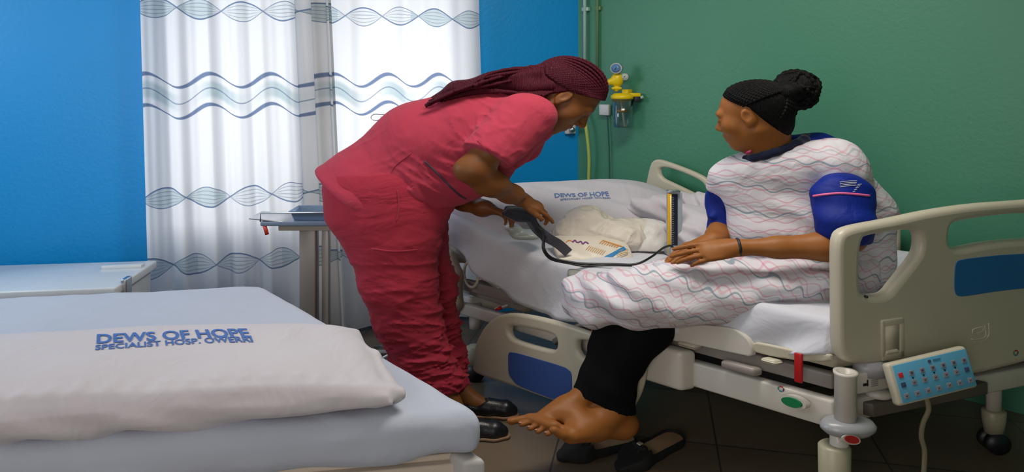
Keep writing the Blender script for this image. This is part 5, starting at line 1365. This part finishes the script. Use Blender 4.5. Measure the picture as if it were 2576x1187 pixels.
MB().box(gp(1715, gz0+.022, .0), (0.065, 0.05, 0.022), GA, 0.006).obj('base_box', mat('grey_base', (.32, .35, .38), .35), gr)

# cuff, held in both hands, with its tubes
M_cuff = cloth('dark_grey_cuff', (0.028, 0.030, 0.042), fold=.6, fscale=12); M_tube = mat('black_rubber', (0.006, 0.006, 0.007), .35)
cr_ = root('blood_pressure_cuff', P(1345, 560, 2.86), 'dark grey blood pressure cuff with black tubes in the bent woman\'s hands', 'blood pressure cuff')
f = fld(1240, 600, 1370, 490, 2.75, 2.95, .004)
f.chain([(B(1280, 536, 2.87), .020), (B(1305, 538, 2.85), .026), (B(1335, 545, 2.85), .021)], k=.02); f.chain([(B(1275, 528, 2.89), .014), (B(1310, 526, 2.88), .017), (B(1345, 540, 2.87), .014)], k=.01)
f.disp(lambda X, Y, Z: -.004*np.sin(140*(X*.5+Z)+3*sn(X, Y, Z, 30, 3)))
link('folded_cuff', f.mesh(), M_cuff, cr_)
def strap(pts, w, th, wd, name, m, par):
    """flat strap: path, half width along wd"""
    pts = spline(pts, 6); V = []; wd = nrm(wd)
    for i, p in enumerate(pts):
        T = nrm(pts[min(i+1, len(pts)-1)]-pts[max(i-1, 0)]); s_ = nrm(wd-T*wd.dot(T)); n = np.cross(T, s_)
        V += [p+s_*w+n*th, p-s_*w+n*th, p-s_*w-n*th, p+s_*w-n*th]
    n_ = len(pts); Fq = [[4*i+j, 4*i+(j+1) % 4, 4*i+4+(j+1) % 4, 4*i+4+j] for i in range(n_-1) for j in range(4)]+[[3, 2, 1, 0], [4*n_-4, 4*n_-3, 4*n_-2, 4*n_-1]]
    return auto_smooth(link(name, pmesh(V, Fq), m, par), 50)
strap([P(1330, 545, 2.84), P(1350, 575, 2.84), P(1378, 598, 2.85), P(1405, 614, 2.87), P(1430, 636, 2.885)], .021, .003, np.array([1, 0, .55]), 'cuff_strap', mat('grey_webbing', (0.060, 0.060, 0.075), .8), cr_)
strap([P(1338, 540, 2.84), P(1345, 560, 2.83), P(1362, 590, 2.84), P(1372, 605, 2.86)], .013, .004, np.array([1, 0, .3]), 'cuff_strap', M_cuff, cr_)
for off, name in ((0, 'rubber_tube'), (1, 'rubber_tube')):
    pts = [P(1335, 540, 2.85), P(1352, 566+off*4, 2.83), P(1368, 592, 2.81), P(1369-off*3, 625, 2.79), P(1388-off*3, 648+off*3, 2.79), P(1430, 658+off*4, 2.79), P(1470, 663+off*6, 2.78)]
    pts += [P(1540, 664, 2.76), P(1600, 664, 2.74), P(1640, 645, 2.78), P(1668, 624, 2.86), P(1690, 619, 2.915), P(1700, 640, 2.93)] if off == 0 else [P(1500, 668, 2.77), P(1540, 667, 2.76), P(1590, 668, 2.745)]
    MB().tube(spline(pts, 6), .0046, 8, 1.1).obj(name, M_tube, cr_)

# bags, packet and linen on the bed
M_bag = cloth('cream_plastic_bag', (0.60, 0.55, 0.48), rough=.45, fold=.55, fscale=10, fd=.02, weave=0, sheen=0)
f = fld(1350, 700, 1700, 490, 2.8, 3.35, .005)
f.ell(B(1480, 598, 3.14), (.105, .13, .100), k=0); f.ell(B(1440, 596, 3.10), (.06, .07, .080), k=.05); f.ell(B(1478, 545, 3.12), (.055, .08, .045), k=.05)
f.cap(B(1560, 600, 3.06), B(1600, 590, 3.10), .08, .07, k=.05)
cx_, _, cz_ = B(1470, 580, 3.0)
def bagf(X, Y, Z):
    a = np.arctan2(Z-cz_, X-cx_); rr = np.sqrt((X-cx_)**2+(Z-cz_)**2)
    return -.007*fold(X, Y, Z, .5, .8, 70, 6)-.006*fold(X, Y, Z, .9, -.3, 60, 16)-.004*sn(X, Y, Z, 30, 6)
f.disp(bagf); f.plane((0, 0, .682), (0, 0, -1))
bg_ = link('plastic_bag', f.mesh(), M_bag); tag(bg_, 'crumpled cream plastic bag lying in front of the blue-lettered pillow', 'bag')
f = fld(1560, 690, 1700, 520, 2.85, 3.3, .005)
f.ell(B(1635, 600, 3.12), (.075, .10, .095), k=0); f.cap(B(1600, 620, 3.05), B(1650, 630, 3.05), .05, k=.05)
f.disp(lambda X, Y, Z: -.006*sn(X, Y, Z, 26, 9)-.003*sn(X, Y, Z, 60, 2)); f.plane((0, 0, .682), (0, 0, -1))
o = link('plastic_bag', f.mesh(), cloth('white_plastic_bag', (0.60, 0.585, 0.56), rough=.45, fold=.6, fscale=12, weave=0, sheen=0)); tag(o, 'white plastic bag standing just left of the upright yellow and black gauge', 'bag')
# printed packet
pcen = P(1490, 630, 2.95); pu = nrm([.99, .10, -.03]); pn = nrm([0.05, -.62, .78]); pv = nrm(np.cross(pn, pu)); 
f = Field((-.20, -.12, -.05), (.20, .12, .05), .0045)
X, Y, Z = f._g((slice(None),)*3)
rr = np.clip(1-np.abs(X/.175)**4, 0, 1)*np.clip(1-np.abs(Y/.078)**4, 0, 1)
f.D = (np.maximum(np.abs(Z)-.003-.020*np.sqrt(rr+1e-6), np.maximum(np.abs(X+.25*Y)-.170, np.abs(Y)-.076))).astype(np.float32)
f.disp(lambda X, Y, Z: -.002*sn(X, Y, Z, 40, 5))
pk_ = link('printed_packet', f.mesh(fmap=lambda V: pcen+V[:, 0:1]*pu+V[:, 1:2]*pv+V[:, 2:3]*pn), mat('ivory_packet', (0.60, 0.55, 0.46), .4, bump=.4, bscale=30))
tag(pk_, 'ivory packet with orange and purple print and a blue stripe, leaning on the cream bag', 'packet'); bpk = bvh_of(pk_)
def ink(pts, w, m, name='printed_mark', off=.0026):
    q = hit_path(pts, bpk, 5, off)
    if len(q) > 2: strap(q[::4]+[q[-1]], w, .0005, nrm(pv), name, m, pk_)
io, ip, ib, iy = mat('orange_ink', (.62, .20, .02), .6), mat('purple_ink', (.13, .02, .16), .6), mat('blue_stripe_ink', (.0, .16, .40), .5), mat('ochre_ink', (.50, .30, .08), .6)
ink([(1518, 651), (1545, 638), (1572, 623)], .0085, ib)
ink([(1440, 609), (1448, 604), (1452, 611), (1460, 606), (1466, 613), (1474, 608), (1480, 613)], .003, ip)
ink([(1424, 609), (1432, 604), (1440, 607)], .002, io)
for k_ in range(9): ink([(1474+k_*5, 628+k_*1.6), (1483+k_*5, 618+k_*1.5)], .0012, iy)
for k_ in range(8): ink([(1508+k_*6, 612+k_*1.5), (1518+k_*6, 604+k_*1.8), (1524+k_*6, 608+k_*2)], .0018, io if k_ % 2 else iy)
for k_ in range(5): ink([(1548+k_*2, 652-k_*5), (1565+k_*2, 645-k_*5), (1580, 640-k_*3)], .0007, mat('grey_ink_line', (.3, .28, .26), .6) if k_ == 0 else iy)
f = Field(P(1393, 630, 2.8)-.05, P(1393, 630, 2.9)+.05, .003); f.ell(P(1393, 629, 2.83), (.014, .008, .010), k=0); f.plane(P(1393, 632, 2.83), (0, 0, -1)); 
# small clear wrapper near the cuff
f = fld(1250, 640, 1400, 540, 2.85, 3.1, .0045); f.ell(B(1325, 590, 2.98), (.055, .055, .024), k=0); f.ell(B(1290, 574, 2.97), (.028, .04, .020), k=.02)
f.disp(lambda X, Y, Z: -.004*sn(X, Y, Z, 45, 5))
f.plane(B(1325, 604, 2.98), (0, 0, -1))
zc = 0
o = link('wrapper', f.mesh(), mat('grey_green_wrapper', (.36, .40, .38), .3)); tag(o, 'pale grey-green wrapper lying below the bent woman\'s hands on the bed', 'wrapper')
# crumpled linen along the far side
f = fld(1570, 680, 1820, 470, 2.85, 3.5, .006)
f.chain([(B(1615, 520, 3.35), .05), (B(1700, 522, 3.32), .06), (B(1775, 520, 3.25), .065)], k=.05); f.chain([(B(1745, 560, 3.1), .09), (B(1775, 590, 3.0), .085)], k=.06)
f.ell(B(1745, 600, 3.05), (.08, .14, .10), k=.05)
f.disp(lambda X, Y, Z: -.010*sn(X, Y, Z, 28, 15)-.006*np.sin(70*(X+Z)+3*sn(X, Y, Z, 16, 1))); f.plane((0, 0, .682), (0, 0, -1))
o = link('crumpled_linen', f.mesh(), M_pillow); tag(o, 'crumpled white linen heaped behind the upright gauge against the far rail', 'linen')
f = fld(1400, 730, 1590, 650, 2.65, 2.95, .005); f.rbox(B(1490, 685, 2.80)+[0, 0, -.004], (.075, .06, .018), .012, k=0); f.disp(lambda X, Y, Z: -.004*sn(X, Y, Z, 40, 11))
o = link('folded_cloth', f.mesh(), mat('grey_green_cloth', (.24, .26, .22), .8, bump=.4)); tag(o, 'grey-green folded cloth under the black tube where the gown ends', 'cloth')

# empty black flats on the floor
M_vel = mat('black_suede', (0.004, 0.004, 0.005), .85); M_ins = mat('beige_insole', (0.34, 0.22, 0.12), .6, var=.2, nscale=25)
def flat_shoe(toe, heel, label, w=.060):
    toe, heel = np.array(toe), np.array(heel); d = toe-heel; Ln = np.linalg.norm(d); d /= Ln; sd = nrm(np.cross(Z3, d))
    r_ = root('flat_shoe', (toe+heel)/2, label, 'shoe')
    def loc(V): return heel+V[:, 0:1]*d+V[:, 1:2]*sd+V[:, 2:3]*Z3
    f = Field((-.03, -.09, -.004), (Ln+.03, .09, .10), .0035)
    f.chain([((.055, 0, .022), w*.85), ((Ln*.45, 0, .022), w*.82), ((Ln*.72, 0, .020), w*1.0), ((Ln*.90, 0, .018), w*.50)], k=.02)
    X, Y, Z = f._g((slice(None),)*3)
    rim = .048-.010*np.sin(np.clip(X/Ln, 0, 1)*math.pi*1.0)+.004*(X < .05)
    vamp = .058-.040*np.clip((X-Ln*.60)/(Ln*.4), 0, 1)
    f.D = np.maximum(f.D, (Z-np.where(X > Ln*.60, vamp, rim))*.8).astype(np.float32)
    f.plane((0, 0, .0), (0, 0, -1))
    f.chain([((.056, 0, .044), w*.85-.004), ((Ln*.45, 0, .044), w*.82-.004), ((Ln*.55, 0, .044), w*.85-.005)], k=.005, mode='sub', cut=[((0, 0, .012), (0, 0, -1))])
    link('upper', f.mesh(fmap=loc), M_vel, r_)
    f = Field((-.03, -.09, -.002), (Ln+.03, .09, .04), .0035); f.chain([((.056, 0, .022), w*.83), ((Ln*.45, 0, .022), w*.79), ((Ln*.70, 0, .022), w*.76)], k=.02)
    f.plane((0, 0, .026), (0, 0, 1)); f.plane((0, 0, .004), (0, 0, -1)); link('insole', f.mesh(fmap=loc), M_ins, r_)
    f = Field((Ln*.5, -.06, .02), (Ln*.85, .06, .10), .003); c = np.array([Ln*.645, 0, .056])
    for s_ in (-1, 1): f.ell(c+[0, s_*.018, 0], (.015, .018, .010), k=.004)
    f.cap(c+[.004, .004, 0], c+[.03, .016, -.012], .006, .004, k=.004); f.cap(c+[.004, -.004, 0], c+[.03, -.016, -.012], .006, .004, k=.004)
    link('bow', f.mesh(fmap=loc), M_vel, r_)
    q = heel+d*Ln*.645+Z3*.067; MB().box(q, (.010, .009, .003), [d, sd, Z3], .002).obj('buckle', mat('shiny_buckle', (.80, .74, .58), .2, .6), r_)
def fl(px, py): Y = H*F/(py-YH); return np.array([(px-CX)/F*Y, Y, 0.0])
flat_shoe(fl(1398, 1160), fl(1598, 1112), 'black flat shoe with beige insole under the bare feet, the farther of the pair')
flat_shoe(fl(1548, 1192), fl(1712, 1106)+np.array([0, -.0, 0]), 'black flat shoe with beige insole at the right, nearer the electric bed')
